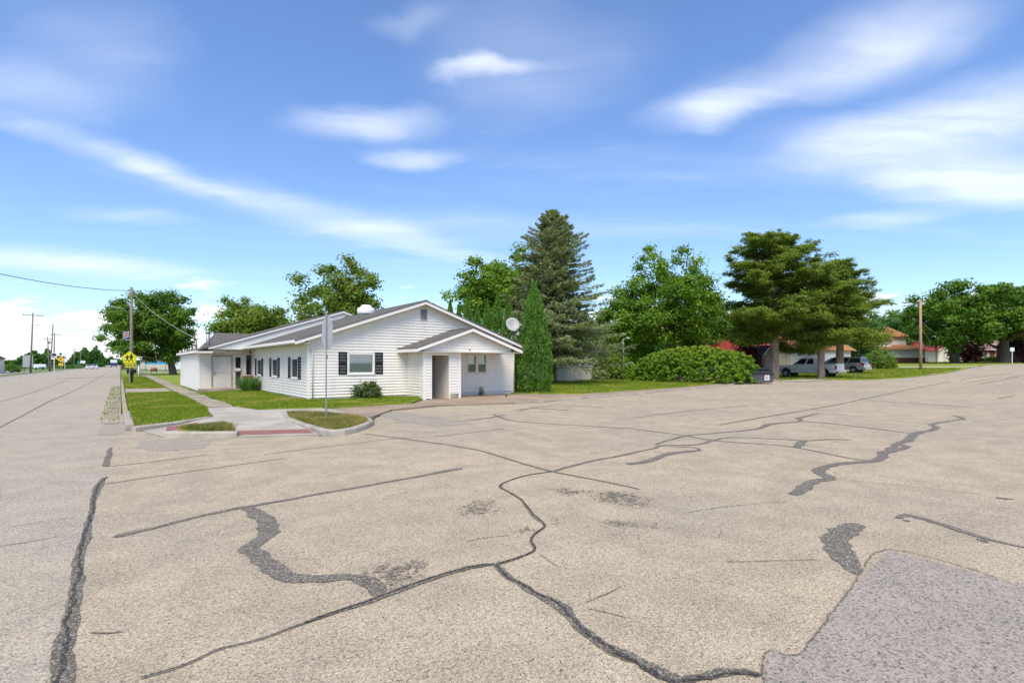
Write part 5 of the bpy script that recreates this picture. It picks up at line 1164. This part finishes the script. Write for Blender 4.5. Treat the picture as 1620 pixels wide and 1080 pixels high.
rh = empty('roadside_house', WG(-26, 88, 0), 0, 'white house corner with dark roof at the far side of the highway', 'house')
mb = MB(); mb.box(-3., 1.9, -3, 5, -.1, 2.5); mb.build('wall', M['cream_paint'], rh)
mb = MB(); mb.prism([(-3.4, -3.4, 2.45), (2.35, -3.4, 2.45), (-.5, -3.4, 4.1)], (0, 8.8, 0)); mb.build('roof', M['dark_shingle'], rh, fix=True)
# distant wood and hedgerows on the horizon
def wood(name, px0, px1, Y, h0, h1, n, ls, label, depth=30., prof=None):
    u = rng.random(n); px = px0+(px1-px0)*u; y_ = Y+rng.random(n)*depth
    hp = h0+(h1-h0)*rng.random(n) if prof is None else np.interp(u, *zip(*prof))
    ph = rng.uniform(0, 6, 3); hp = hp*(.82+.18*np.sin(u*37+ph[0])*np.sin(u*61+ph[1])); z = hp*(rng.random(n)**.55)
    k = (px-810)/F; p = np.stack([y_*(SA+CA*k), y_*(CA-SA*k), z], 1)
    nr = rng.normal(size=(n, 3))+[0, -.3, .6]; tint = .4+.25*rng.normal(size=n)
    o = leaf_mesh(name, p, nr, rng.normal(size=(n, 3)), ls*rng.uniform(.6, 1.4, n), ls*.7, tint, M['far_leaf']); return tag(o, label, 'trees', None, 'stuff')
wood('distant_wood', 100, 165, 260, 0, 0, 9000, .75, 'distant green wood beside the highway on the horizon', 60, [(0, 2.5), (.12, 4), (.35, 9), (.5, 10.5), (.62, 9.5), (.8, 11), (.97, 8.5), (1, 5)])
wood('distant_wood', 18, 104, 520, 0, 0, 6000, 1.6, 'long bluish line of far trees across the field', 60, [(0, 5), (.1, 6), (.3, 15), (.42, 16), (.55, 13), (.65, 18), (.8, 12), (1, 8)])
wood('distant_wood', 160, 200, 620, 0, 0, 1800, 1.6, 'far trees where the highway meets the horizon', 60, [(0, 8), (.4, 11), (.7, 7), (1, 8)])
wood('distant_wood', -900, 250, 900, 0, 0, 14000, 2.6, 'low hedgerow along the whole horizon behind the fields', 40, [(0, 8), (.5, 9), (1, 9)])
wood('crop_row', 30, 130, 170, .6, 1.5, 4000, .35, 'low green crop strip along the field beside the highway', 70)
# across the side yard beyond the maple
for (px, Y, sx, h_, mt, lab, cat) in [(252,150,2.6,2.4,'cream_siding','low tan shed far beyond the maple','shed'),(268,160,3.2,2.6,'sign_white','pale low building far beyond the maple trunk','building'),(233,170,1.8,2.2,'cream_siding','small tan outbuilding beyond the footpath','shed')]:
    t = empty('outbuilding', WG(px, Y, .08), 0, lab, cat); mb = MB(); mb.box(-sx, sx, -2, 2, -.1, h_); mb.build('wall', M[mt], t)
    mb = MB(); mb.prism([(-sx-.2, -2.2, h_), (-sx-.2, 0, h_+.9), (-sx-.2, 2.2, h_)], (2*sx+.4, 0, 0)); mb.build('roof', M['shingle'], t, fix=True)
    mb = MB(); mb.box(-.5, .5, -2.02, -2.003, 0, 1.9); mb.build('door', M['door_paint'], t)
t = empty('picnic_shelter', WG(246, 120, .08), 0, 'small stand with teal canopy near the maple trunk', 'canopy')
mb = MB(); mb.prism([(-2.2, -1, 1.45), (2.2, -1, 1.45), (1.7, 0, 2.0), (-1.7, 0, 2.0)], (0, 1.2, .0)); mb.build('canopy', M['blue_awning'], t, fix=True)
for x in (-1.9, 1.9):
    mb = MB(); mb.tube([(x, -.8, -.1), (x, -.8, 1.5)], .05, 6); mb.build('post', M['dark_trim'], t)
t = empty('barrel_grill', WG(243.5, 84, .08), 0, 'dark red barrel shaped box on short legs on the grass near the footpath', 'grill')
mb = MB(); mb.tube([(-.45, 0, .62), (.45, 0, .62)], .30, 12); mb.build('drum', M['cedar_box'], t)
for x in (-.35, .35):
    mb = MB(); mb.tube([(x, -.2, -.1), (x, 0, .5)], .03, 6); mb.tube([(x, .2, -.1), (x, 0, .5)], .03, 6); mb.build('leg', M['dark_trim'], t)
sheet('cross_road', [(3.0, 112), (60, 118), (60, 126), (3.0, 121)], .11, M['concrete'])
t = empty('white_marker_post', WG(219.5, 62, .1), 0, 'short white marker post by the footpath', 'post'); mb = MB(); mb.tube([(0, 0, -.2), (0, 0, 1.2)], .045, 8); mb.build('shaft', M['sign_white'], t); mb = MB(); mb.lathe([(.0, .0), (.06, .0), (.05, .05), (0, .07)], 8, (0, 0, 1.2)); mb.build('cap', M['sign_white'], t)

# ------------------------------------------------------------------ vehicles
def arch_profile(top, zb, wheels, r):
    """side outline of a car body: top line from front to rear, then the underside with round wheel cut-outs"""
    pts = list(top); x1 = top[-1][0]; pts.append((x1+.03, zb))
    for wx in sorted(wheels):
        for a in range(180, -1, -20): pts.append((wx-r*math.cos(R(180-a)) if False else wx+r*math.cos(R(a)), max(zb, zb+r*math.sin(R(a))*1.0)))
    pts.append((top[0][0]-.03, zb)); return pts
def hexa(b, t, zb, zt):
    """b, t = (x_front, x_rear, half width): lower and upper rectangles"""
    return [Vector(p) for p in [(b[0], b[2], zb), (b[1], b[2], zb), (b[1], -b[2], zb), (b[0], -b[2], zb), (t[0], t[2], zt), (t[1], t[2], zt), (t[1], -t[2], zt), (t[0], -t[2], zt)]]
def vehicle(name, loc, rz, label, cat, top, zb, wheels, wr, hw, cabin, paint, sides, body_bits, group=None):
    t = empty(name, loc, rz, label, cat, group)
    mb = MB(); pr_ = arch_profile(top, zb, wheels, wr*1.22)
    mb.prism([(x, -hw, z) for x, z in pr_], (0, 2*hw, 0)); body = mb.build('body', M[paint], t, bevel=.035, fix=True)
    mb = MB(); mb.box(min(p[0] for p in top)+.3, max(p[0] for p in top)-.3, -hw*.8, hw*.8, zb-.02, zb+.45); mb.build('underbody', M['dark_trim'], t)
    b, tp, z0, z1 = cabin; h = hexa(b, tp, z0, z1); mb = MB()
    mb.add(h, [[3, 2, 1, 0], [4, 5, 6, 7], [0, 1, 5, 4], [1, 2, 6, 5], [2, 3, 7, 6], [3, 0, 4, 7]]); cab = mb.build('cabin', M[paint], t, bevel=.05, fix=True)
    def glass(f, u0, u1, v0, v1, nm='side_window'):
        A, B, C, D = [h[i] for i in f]; n = (B-A).cross(D-A).normalized()
        def q(u, v): return (A*(1-u)+B*u)*(1-v)+(D*(1-u)+C*u)*v
        ce_ = sum(h, Vector())/8
        if n.dot(A-ce_) < 0: n = -n
        m_ = MB(); m_.prism([q(u0, v0)+n*.002, q(u1, v0)+n*.002, q(u1, v1)+n*.002, q(u0, v1)+n*.002], n*.012); m_.build(nm, M['car_glass'], t, fix=True)
    for (u0, u1) in sides: glass((0, 1, 5, 4), u0, u1, .14, .86); glass((3, 2, 6, 7), u0, u1, .14, .86)
    glass((3, 0, 4, 7), .06, .94, .08, .9, 'windscreen'); glass((1, 2, 6, 5), .08, .92, .2, .86, 'rear_window')
    for wx in wheels:
        for s in (-1, 1):
            wh = empty('wheel', (wx, s*(hw-.11), wr)); wh.parent = t
            m_ = MB(); m_.lathe([(wr*.62, -.10), (wr*.94, -.10), (wr, -.06), (wr, .06), (wr*.94, .10), (wr*.62, .10)], 20, axis='y'); m_.build('tyre', M['tyre'], wh)
            m_ = MB(); m_.lathe([(0, .03), (wr*.2, .05), (wr*.55, .03), (wr*.64, .085), (wr*.64, -.085), (wr*.5, -.03), (0, -.05)], 16, axis='y'); m_.build('rim', M['rim'], wh)
            for k in range(5):
                a = 2*math.pi*k/5; m_ = MB(); m_.tube([(0, s*.05, 0), (wr*.6*math.cos(a), s*.07, wr*.6*math.sin(a))], .03, 5); m_.build('spoke', M['chrome'], wh)
    for (nm, bx_, mt) in body_bits:
        m_ = MB(); m_.box(*bx_); m_.build(nm, M[mt], t, bevel=.015)
    return t
hd = R(90)
PKL = WG(1280, 48.8, .03)
pk = vehicle('pickup_truck', PKL, hd, 'pale grey pickup truck parked on the grass behind the cedar trunks', 'truck',
    [(2.62, .55), (2.60, .95), (2.45, 1.06), (1.05, 1.14), (-.92, 1.16), (-1.0, 1.20), (-2.62, 1.22), (-2.66, .55)], .42, (1.72, -1.62), .37, .93,
    ((1.12, -.98, .86), (.38, -.78, .70), 1.12, 1.78), 'truck_paint', [(.07, .50), (.58, .90)],
    [('headlight', (2.56, 2.63, .60, .88, .72, .92), 'lamp_clear'), ('headlight', (2.56, 2.63, -.88, -.60, .72, .92), 'lamp_clear'), ('grille', (2.58, 2.64, -.56, .56, .70, .92), 'dark_trim'), ('front_bumper', (2.52, 2.74, -.92, .92, .42, .62), 'chrome'),
     ('rear_bumper', (-2.86, -2.62, -.90, .90, .42, .60), 'chrome'), ('tail_light', (-2.68, -2.56, .80, .945, .72, 1.08), 'tail_red'), ('tail_light', (-2.68, -2.56, -.945, -.80, .72, 1.08), 'tail_red'), ('tailgate', (-2.685, -2.64, -.74, .74, .60, 1.17), 'car_white'),
     ('door_handle', (-.62, -.46, .925, .955, .98, 1.02), 'dark_trim'), ('door_handle', (-.62, -.46, -.955, -.925, .98, 1.02), 'dark_trim'), ('mirror', (.72, .86, .95, 1.14, 1.16, 1.30), 'dark_trim'), ('mirror', (.72, .86, -1.14, -.95, 1.16, 1.30), 'dark_trim'),
     ('bed_rail', (-2.6, -1.02, .84, .94, 1.205, 1.24), 'dark_trim'), ('bed_rail', (-2.6, -1.02, -.94, -.84, 1.205, 1.24), 'dark_trim'), ('number_plate', (-2.90, -2.855, -.16, .16, .46, .58), 'sign_white')])
for s in (-1, 1):
    m_ = MB(); m_.prism([(-.80, s*.932, .50), (-.805, s*.932, .50), (-.805, s*.932, 1.13), (-.80, s*.932, 1.13)], (-.008, 0, 0)); m_.build('door_seam', M['dark_trim'], pk, fix=True)
    m_ = MB(); m_.box(-2.55, 2.4, s*.932-.004, s*.932+.006, .70, .735); m_.build('side_trim', M['galvanised'], pk)
vehicle('minivan', WG(1331, 58, .03), hd, 'silver minivan parked on the gravel drive behind the pickup truck', 'van',
    [(2.55, .50), (2.50, .78), (2.30, .92), (1.60, 1.04), (-2.36, 1.10), (-2.52, .95), (-2.54, .48)], .36, (1.60, -1.50), .34, .98,
    ((1.72, -2.42, .93), (.66, -2.20, .72), 1.04, 1.72), 'silver_paint', [(.12, .36), (.40, .62), (.66, .95)],
    [('headlight', (2.36, 2.53, .62, .92, .70, .86), 'lamp_clear'), ('headlight', (2.36, 2.53, -.92, -.62, .70, .86), 'lamp_clear'), ('grille', (2.49, 2.57, -.55, .55, .55, .76), 'dark_trim'), ('front_bumper', (2.40, 2.62, -.94, .94, .34, .54), 'silver_paint'),
     ('rear_bumper', (-2.66, -2.44, -.96, .96, .36, .64), 'silver_paint'), ('tail_light', (-2.57, -2.28, .78, .995, .84, 1.08), 'tail_red'), ('tail_light', (-2.57, -2.28, -.995, -.78, .84, 1.08), 'tail_red'), ('number_plate', (-2.60, -2.53, -.18, .18, .74, .88), 'sign_white'),
     ('door_handle', (.30, .46, .985, 1.005, .88, .92), 'chrome'), ('door_handle', (-.55, -.39, .985, 1.005, .88, .92), 'chrome'), ('roof_rail', (-2.0, .4, .62, .66, 1.72, 1.77), 'galvanised'), ('roof_rail', (-2.0, .4, -.66, -.62, 1.72, 1.77), 'galvanised'),
     ('mirror', (1.16, 1.28, .96, 1.14, 1.08, 1.20), 'silver_paint'), ('mirror', (1.16, 1.28, -1.14, -.96, 1.08, 1.20), 'silver_paint'), ('side_trim', (-1.0, 1.1, .975, .992, .50, .56), 'dark_trim')])
def sedan(px, Y, label, paint='car_white', rz=R(-90)):
    return vehicle('car', WG(px, Y, 0), rz, label, 'car', [(2.3, .45), (2.26, .70), (2.1, .80), (.95, .92), (-1.5, .98), (-2.2, .94), (-2.28, .45)], .28, (1.4, -1.38), .32, .88,
        ((1.05, -1.75, .80), (.25, -1.05, .62), .92, 1.44), paint, [(.12, .48), (.53, .86)],
        [('headlight', (2.12, 2.29, .52, .82, .60, .74), 'lamp_clear'), ('headlight', (2.12, 2.29, -.82, -.52, .60, .74), 'lamp_clear'), ('grille', (2.24, 2.31, -.4, .4, .45, .66), 'dark_trim'), ('tail_light', (-2.30, -2.15, .5, .85, .66, .82), 'tail_red'), ('tail_light', (-2.30, -2.15, -.85, -.5, .66, .82), 'tail_red')])
sedan(141.5, 165, 'white car coming down the highway, nearer the shoulder'); sedan(149.5, 172, 'white car on the highway beside the oncoming one, nearer the centre')
sedan(198.5, 140, 'small dark car parked at the kerb far behind the yellow sign', 'dark_trim', R(90))
tk = empty('delivery_truck', WG(180, 250, 0), 0, 'blue boxy truck far down the highway', 'truck')
mb = MB(); mb.box(-1.25, 1.25, -4, 3, .9, 3.6); mb.build('cargo_box', M['car_white'], tk, bevel=.05)
mb = MB(); mb.box(-1.26, 1.26, -4.05, -3.9, .7, 2.2); mb.build('rear_door', M['car_blue'], tk)
mb = MB(); mb.box(-1.2, 1.2, 3.0, 5.0, .6, 2.6); mb.build('cab', M['car_blue'], tk, bevel=.1)
for (x, y_) in ((-1, -3), (1, -3), (-1, 4), (1, 4)):
    mb = MB(); mb.tube([(x-.15, y_, .48), (x+.15, y_, .48)], .48, 14); mb.build('wheel', M['tyre'], tk)

# ------------------------------------------------------------------ dumpster, lamp post, sheds and houses to the right
dp = empty('dumpster', GP(1211, 606.2, .06)+Vector((.35, .55, 0)), R(-52), 'dark grey steel dumpster with black sloping lid at the end of the front walk', 'dumpster'); dp.scale = (.86, .86, .98)
mb = MB(); mb.prism([(-.85, -.5, .06), (-.85, .5, .06), (-.85, .62, .95), (-.85, -.62, .68)], (1.7, 0, 0)); mb.build('body', M['dumpster_paint'], dp, bevel=.02, fix=True)
for x in (-.87, -.30, .27, .83):
    mb = MB(); mb.prism([(x, -.51, .1), (x, -.63, .68), (x, -.66, .68), (x, -.55, .1)], (.05, 0, 0)); mb.build('rib', M['dumpster_paint'], dp, fix=True)
mb = MB(); mb.prism([(-.92, -.70, .69), (-.92, .64, .985), (-.92, .64, 1.02), (-.92, -.70, .725)], (.90, 0, 0)); mb.build('lid', M['dumpster_lid'], dp, fix=True, bevel=.01)
mb = MB(); mb.prism([(.03, -.70, .69), (.03, .64, .985), (.03, .64, 1.02), (.03, -.70, .725)], (.90, 0, 0)); mb.build('lid', M['dumpster_lid'], dp, fix=True, bevel=.01)
mb = MB(); mb.box(-.8, .8, .30, .62, 1.01, 1.14); mb.build('lid_hinge', M['dumpster_lid'], dp, bevel=.03)
for x in (-1, 1):
    mb = MB(); mb.box(x*.93-.05, x*.93+.05, -.3, .35, .42, .55); mb.build('fork_pocket', M['dumpster_paint'], dp)
mb = MB(); mb.prism([(.20, -.566, .22), (.58, -.566, .22), (.58, -.664, .62), (.20, -.664, .62)], (0, -.006, -.001)); nt = mb.build('notice', M['sign_white'], dp, fix=True)
for k in range(4):
    z0 = .30+k*.075; yy = -.575-(z0-.22)*.245; mb = MB(); mb.prism([(.26, yy, z0), (.52-.06*(k % 2), yy, z0), (.52-.06*(k % 2), yy-.008, z0+.028), (.26, yy-.008, z0+.028)], (0, -.003, 0)); mb.build('print_line', M['sign_red' if k == 3 else 'dark_trim'], nt, fix=True)
yl = empty('yard_lamp', GP(987, 604.5, .085), 0, 'thin grey yard lamp post standing before the hedges', 'lamp post')
mb = MB(); mb.tube([(0, 0, -.2), (-.04, 0, 1.8), (-.11, 0, 3.55)], [.034, .03, .026], 8); mb.build('post', M['galvanised'], yl)
mb = MB(); mb.tube([(-.11, 0, 3.5), (.05, -.05, 3.58), (.3, -.1, 3.6)], .02, 6); mb.build('arm', M['galvanised'], yl)
mb = MB(); mb.lathe([(0, .12), (.05, .12), (.14, .0), (.13, -.03), (0, -.04)], 12, (.36, -.12, 3.58)); mb.build('lamp_head', M['dish_grey'], yl)
def shed(name, loc, rz, label, w_, d, h, rise, wall, roof, ridge='x', cat='shed', course=None, over=.25):
    t = empty(name, loc, rz, label, cat); mb = MB()
    if course:
        for (O, dd, nn, L) in (((-w_, -d, 0), (1, 0, 0), (0, -1, 0), 2*w_), ((-w_, d, 0), (0, -1, 0), (-1, 0, 0), 2*d), ((w_, -d, 0), (0, 1, 0), (1, 0, 0), 2*d), ((w_, d, 0), (-1, 0, 0), (0, 1, 0), 2*w_)): siding(mb, O, dd, nn, 0., h, lambda z: (0, L), course=course, proj=.022)
    else: mb.box(-w_, w_, -d, d, -.1, h)
    mb.build('wall', M[wall], t)
    mb = MB(); mr = MB()
    if ridge == 'x':
        mb.prism([(-w_-.0, -d, h), (-w_, d, h), (-w_, 0, h+rise)], (2*w_, 0, 0))
        for s in (-1, 1): mr.prism([(-w_-over, s*(d+over), h-over*rise/d+.02), (-w_-over, 0, h+rise+.02), (-w_-over, 0, h+rise+.09), (-w_-over, s*(d+over), h-over*rise/d+.09)], (2*w_+2*over, 0, 0))
    else:
        mb.prism([(-w_, -d, h), (w_, -d, h), (0, -d, h+rise)], (0, 2*d, 0))
        for s in (-1, 1): mr.prism([(s*(w_+over), -d-over, h-over*rise/w_+.02), (0, -d-over, h+rise+.02), (0, -d-over, h+rise+.09), (s*(w_+over), -d-over, h-over*rise/w_+.09)], (0, 2*d+2*over, 0))
    mb.build('gable', M[wall], t, fix=True); mr.build('roof', M[roof], t, fix=True)
    def bb_(pts, vec):
        m2 = MB(); m2.prism(pts, vec); m2.build('bargeboard', M['white_paint'], t, fix=True)
    if ridge == 'x':
        for sx in (-1, 1):
            for s in (-1, 1): bb_([(sx*(w_+over)+.01*sx, s*(d+over), h-over*rise/d-.08), (sx*(w_+over)+.01*sx, 0, h+rise-.08), (sx*(w_+over)+.01*sx, 0, h+rise+.10), (sx*(w_+over)+.01*sx, s*(d+over), h-over*rise/d+.10)], (.02*sx, 0, 0))
    else:
        for s in (-1, 1): bb_([(s*(w_+over), -d-over-.01, h-over*rise/w_-.08), (0, -d-over-.01, h+rise-.08), (0, -d-over-.01, h+rise+.10), (s*(w_+over), -d-over-.01, h-over*rise/w_+.10)], (0, -.02, 0))
    return t
sh1 = shed('cream_shed', WG(893, 49, .085), 0, 'cream lapped board shed behind the drooping spruce', 3.2, 2.6, 2.55, .9, 'cream_siding', 'shingle', 'x', course=.2)
mb = MB(); mb.box(-1.2, -.3, -2.66, -2.63, .1, 2.0); mb.build('door', M['door_paint'], sh1)
sh2 = shed('red_roof_barn', WG(1160, 62, .03), R(-37), 'shed with red metal roof behind the long hedge', 3.4, 3.6, 2.6, 1.45, 'cream_siding', 'red_metal', 'x', over=.3)
for k in range(15):
    x = -3.6+k*.5
    mb = MB(); mb.prism([(x, -3.9, 2.6-.3*1.45/3.6+.09), (x, 0, 4.14), (x, 0, 4.18), (x, -3.9, 2.6-.3*1.45/3.6+.13)], (.035, 0, 0)); mb.build('roof_seam', M['red_metal'], sh2, fix=True)
mb = MB(); mb.box(-1.2, 1.2, -3.63, -3.605, 0, 2.1); mb.build('door', M['door_paint'], sh2)
sh3 = shed('tan_shed', WG(1203, 51.5, .03), R(-18), 'small tan board shed with double doors behind the dumpster', .88, 1.1, 2.0, .95, 'tan_board', 'shingle', 'y', over=.14)
for k in range(8):
    mb = MB(); mb.box(-.86+k*.235, -.86+k*.235+.03, -1.13, -1.103, 0, 2.0); mb.build('batten', M['tan_board'], sh3)
for s in (-1, 1):
    d_ = empty('door', (s*.26, -1.14, .05)); d_.parent = sh3
    mb = MB(); mb.box(-.24, .24, -.02, .005, 0, 1.7); mb.build('door_leaf', M['tan_board'], d_)
    mb = MB(); frame_rect(mb, (-.24, -.021, 0), (1, 0, 0), (0, -1, 0), 0, .48, 0, 1.7, .05, .012); mb.build('door_trim', M['cream_paint'], d_)
ch = shed('cream_house', WG(1258, 66, .03), R(-15), 'long cream sided garage with orange brown roof behind the parked vehicles', 5.4, 3.4, 2.75, 1.9, 'cream_siding', 'orange_shingle', 'x', cat='garage', course=.22, over=.4)
for k, x in enumerate((-3.6, 1.2)):
    d_ = empty('garage_door', (x, -3.43, 0)); d_.parent = ch
    for j in range(4):
        mb = MB(); mb.box(-1.3, 1.3, -.03, .01, .03+j*.55, .56+j*.55); mb.build('panel', M['white_paint'], d_, bevel=.01)
window(ch, (-5.4, -3.4, 0), (1, 0, 0), (0, -1, 0), 8.6, 9.8, 1.0, 2.1, 'double', 'dark_room')
# orange-roofed house with a sun porch, and its red-roofed garage
oh = empty('orange_roof_house', WG(1410, 113, .03), R(-30), 'house with orange brown hipped roofs, white sun porch windows and brown brick base', 'house')
def hip(mb, x0, x1, y0, y1, z0, zr, ins, ov=.5):
    x0 -= ov; x1 += ov; y0 -= ov; y1 += ov; ym = (y0+y1)/2
    v = [(x0, y0, z0), (x1, y0, z0), (x1, y1, z0), (x0, y1, z0), (x0+ins, ym, zr), (x1-ins, ym, zr)]
    mb.add(v, [[3, 2, 1, 0], [0, 1, 5, 4], [1, 2, 5], [2, 3, 4, 5], [3, 0, 4]])
mb = MB(); mb.box(-7, 5.0, -3.2, 6, -.1, 1.05); mb.build('brick_base', M['brick_brown'], oh)
mb = MB(); mb.box(-6.98, 4.98, -3.18, 5.98, 1.05, 2.75); mb.build('wall', M['white_paint'], oh)
for k in range(6):
    x = -5.8+k*1.55
    window(oh, (0, -3.18, 0), (1, 0, 0), (0, -1, 0), x, x+1.1, 1.2, 2.5, 'double', 'dark_room', trim=.1)
for k in range(3): window(oh, (4.98, 0, 0), (0, 1, 0), (1, 0, 0), -2.4+k*1.7, -1.2+k*1.7, 1.2, 2.5, 'double', 'pale_backing', trim=.1)
mb = MB(); mb.box(-3.6, 3.0, -.6, 5.0, 2.75, 5.6); mb.build('upper_wall', M['white_paint'], oh)
mb = MB(); hip(mb, -7, 5, -3.2, 6, 2.75, 4.6, 4.2); mb.build('roof', M['orange_shingle'], oh, fix=True)
mb = MB(); hip(mb, -3.6, 3.0, -.6, 5.0, 5.6, 8.3, 3.6, .7); mb.build('upper_roof', M['orange_shingle'], oh, fix=True)
mb = MB(); hip(mb, -4.6, -1.6, -2.0, 2.0, 4.9, 6.5, 1.6, .4); rd = mb.build('dormer_roof', M['orange_shingle'], oh, fix=True)
mb = MB(); mb.box(-4.6, -1.6, -1.9, 0, 3.3, 4.9); mb.build('dormer_wall', M['white_paint'], oh)
window(oh, (0, -.6, 0), (1, 0, 0), (0, -1, 0), 1.0, 2.2, 4.2, 5.3, 'double', 'dark_room', trim=.1)
for y_ in (-2.4, 1.6):
    mb = MB(); mb.box(6.2, 6.3, y_-.05, y_+.05, -.1, 1.2); mb.build('rail_post', M['white_paint'], oh)
mb = MB(); mb.box(6.22, 6.28, -2.35, 1.55, 1.05, 1.12); mb.build('hand_rail', M['white_paint'], oh)
mb = MB(); mb.box(5.0, 6.4, -2.6, 1.8, -.1, .25); mb.build('porch_step', M['concrete'], oh)
rg = shed('red_roof_garage', WG(1468, 122, .03), R(-30), 'white garage with red metal roof behind the newer utility pole', 3.0, 5.5, 2.7, 2.1, 'white_paint', 'red_metal', 'y', cat='garage', over=.6)
gd = empty('garage_door', (-.1, -5.53, 0)); gd.parent = rg
for j in range(4):
    mb = MB(); mb.box(-1.7, 1.7, -.04, .01, .03+j*.55, .56+j*.55); pn = mb.build('panel', M['white_paint'], gd, bevel=.01)
    if j == 3:
        for k in range(4):
            mb = MB(); mb.box(-1.55+k*.8, -.95+k*.8, -.05, -.042, 1.78, 2.12); mb.build('pane', M['car_glass'], pn)
np_ = tpole(1456.5, 64.5, 8.55, 'newer tan utility pole standing on the grass by the street edge', lean=-.12, mat='new_pole_wood', group=None, rad=.17, dz=.03)
mb = MB(); mb.box(.12, .26, -.12, .12, .9, 1.9); mb.build('meter_box', M['cedar_box'], np_, bevel=.02)
mb = MB(); mb.tube([(.17, 0, -.1), (.16, 0, 3), (.06, 0, 7.5)], .025, 6); mb.build('conduit', M['galvanised'], np_)
pt = WG(1456.5, 64.5, .03)
for k, (z, e, s_) in enumerate([(6.1, (170, 40, 9.5), 1.0), (5.4, (170, 42, 7.6), 1.2), (4.3, (170, 44, 6.0), 1.2)]):
    wire_obj(pt+Vector((-.05, 0, z)), e, s_, 'thin pale wire running from the newer pole into the big trees', .02, 'pale_wire', group='wires on the newer pole')
bh = shed('brick_bungalow', WG(1573, 118, .03), R(-40), 'low orange brick bungalow with pinkish roof and white windows', 6.2, 4, 2.6, 1.9, 'brick_orange', 'pink_shingle', 'x', cat='house', over=.6)
for x in (3.0, 5.2, 8.2, 10.2): window(bh, (-6.2, -4, 0), (1, 0, 0), (0, -1, 0), x, x+1.2, .9, 2.3, 'double', 'dark_room', trim=.2)
mb = MB(); mb.box(-6.0, -4.3, -4.03, -4.003, .1, 1.9); mb.build('garage_door', M['white_paint'], bh)
mb = MB(); mb.box(-6.8, 6.8, -4.62, -4.56, 2.3, 2.48); mb.build('fascia', M['white_paint'], bh)
bh2 = shed('brick_house', WG(1634, 104, .03), R(-40), 'taller orange brick house with pinkish roof at the street bend', 3.6, 4, 3.0, 2.6, 'brick_orange', 'pink_shingle', 'x', cat='house', over=.4)
window(bh2, (-3.6, -4, 0), (1, 0, 0), (0, -1, 0), 1.2, 2.4, .9, 2.3, 'double', 'dark_room', trim=.15)
bh3 = shed('low_brick_house', WG(1532, 128, .03), R(-35), 'dim low brick house under the multi stemmed tree', 5, 4, 2.6, 1.6, 'brick_orange', 'pink_shingle', 'x', cat='house', over=.5)
window(bh3, (-5, -4, 0), (1, 0, 0), (0, -1, 0), 3.2, 4.6, .9, 2.2, 'double', 'pale_backing', trim=.15)
ys_ = roadsign('notice_sign', 1601.5, 92, 'small white square notice sign beside the thick trunk', 2.8, [(rect(-.32, .32, 2.1, 2.75), 'sign_white')], dz=.03); ys_.rotation_euler[2] = R(-50)
ym_ = empty('yellow_marker', WG(1481, 108, .03), 0, 'yellow marker sleeve on a thin post by the red roofed garage', 'post'); mb = MB(); mb.tube([(0, 0, -.1), (0, 0, 3.6)], .07, 8); mb.build('post', M['galvanised'], ym_); mb = MB(); mb.tube([(0, 0, 2.3), (0, 0, 3.7)], .16, 8); mb.build('sleeve', M['sign_amber'], ym_)
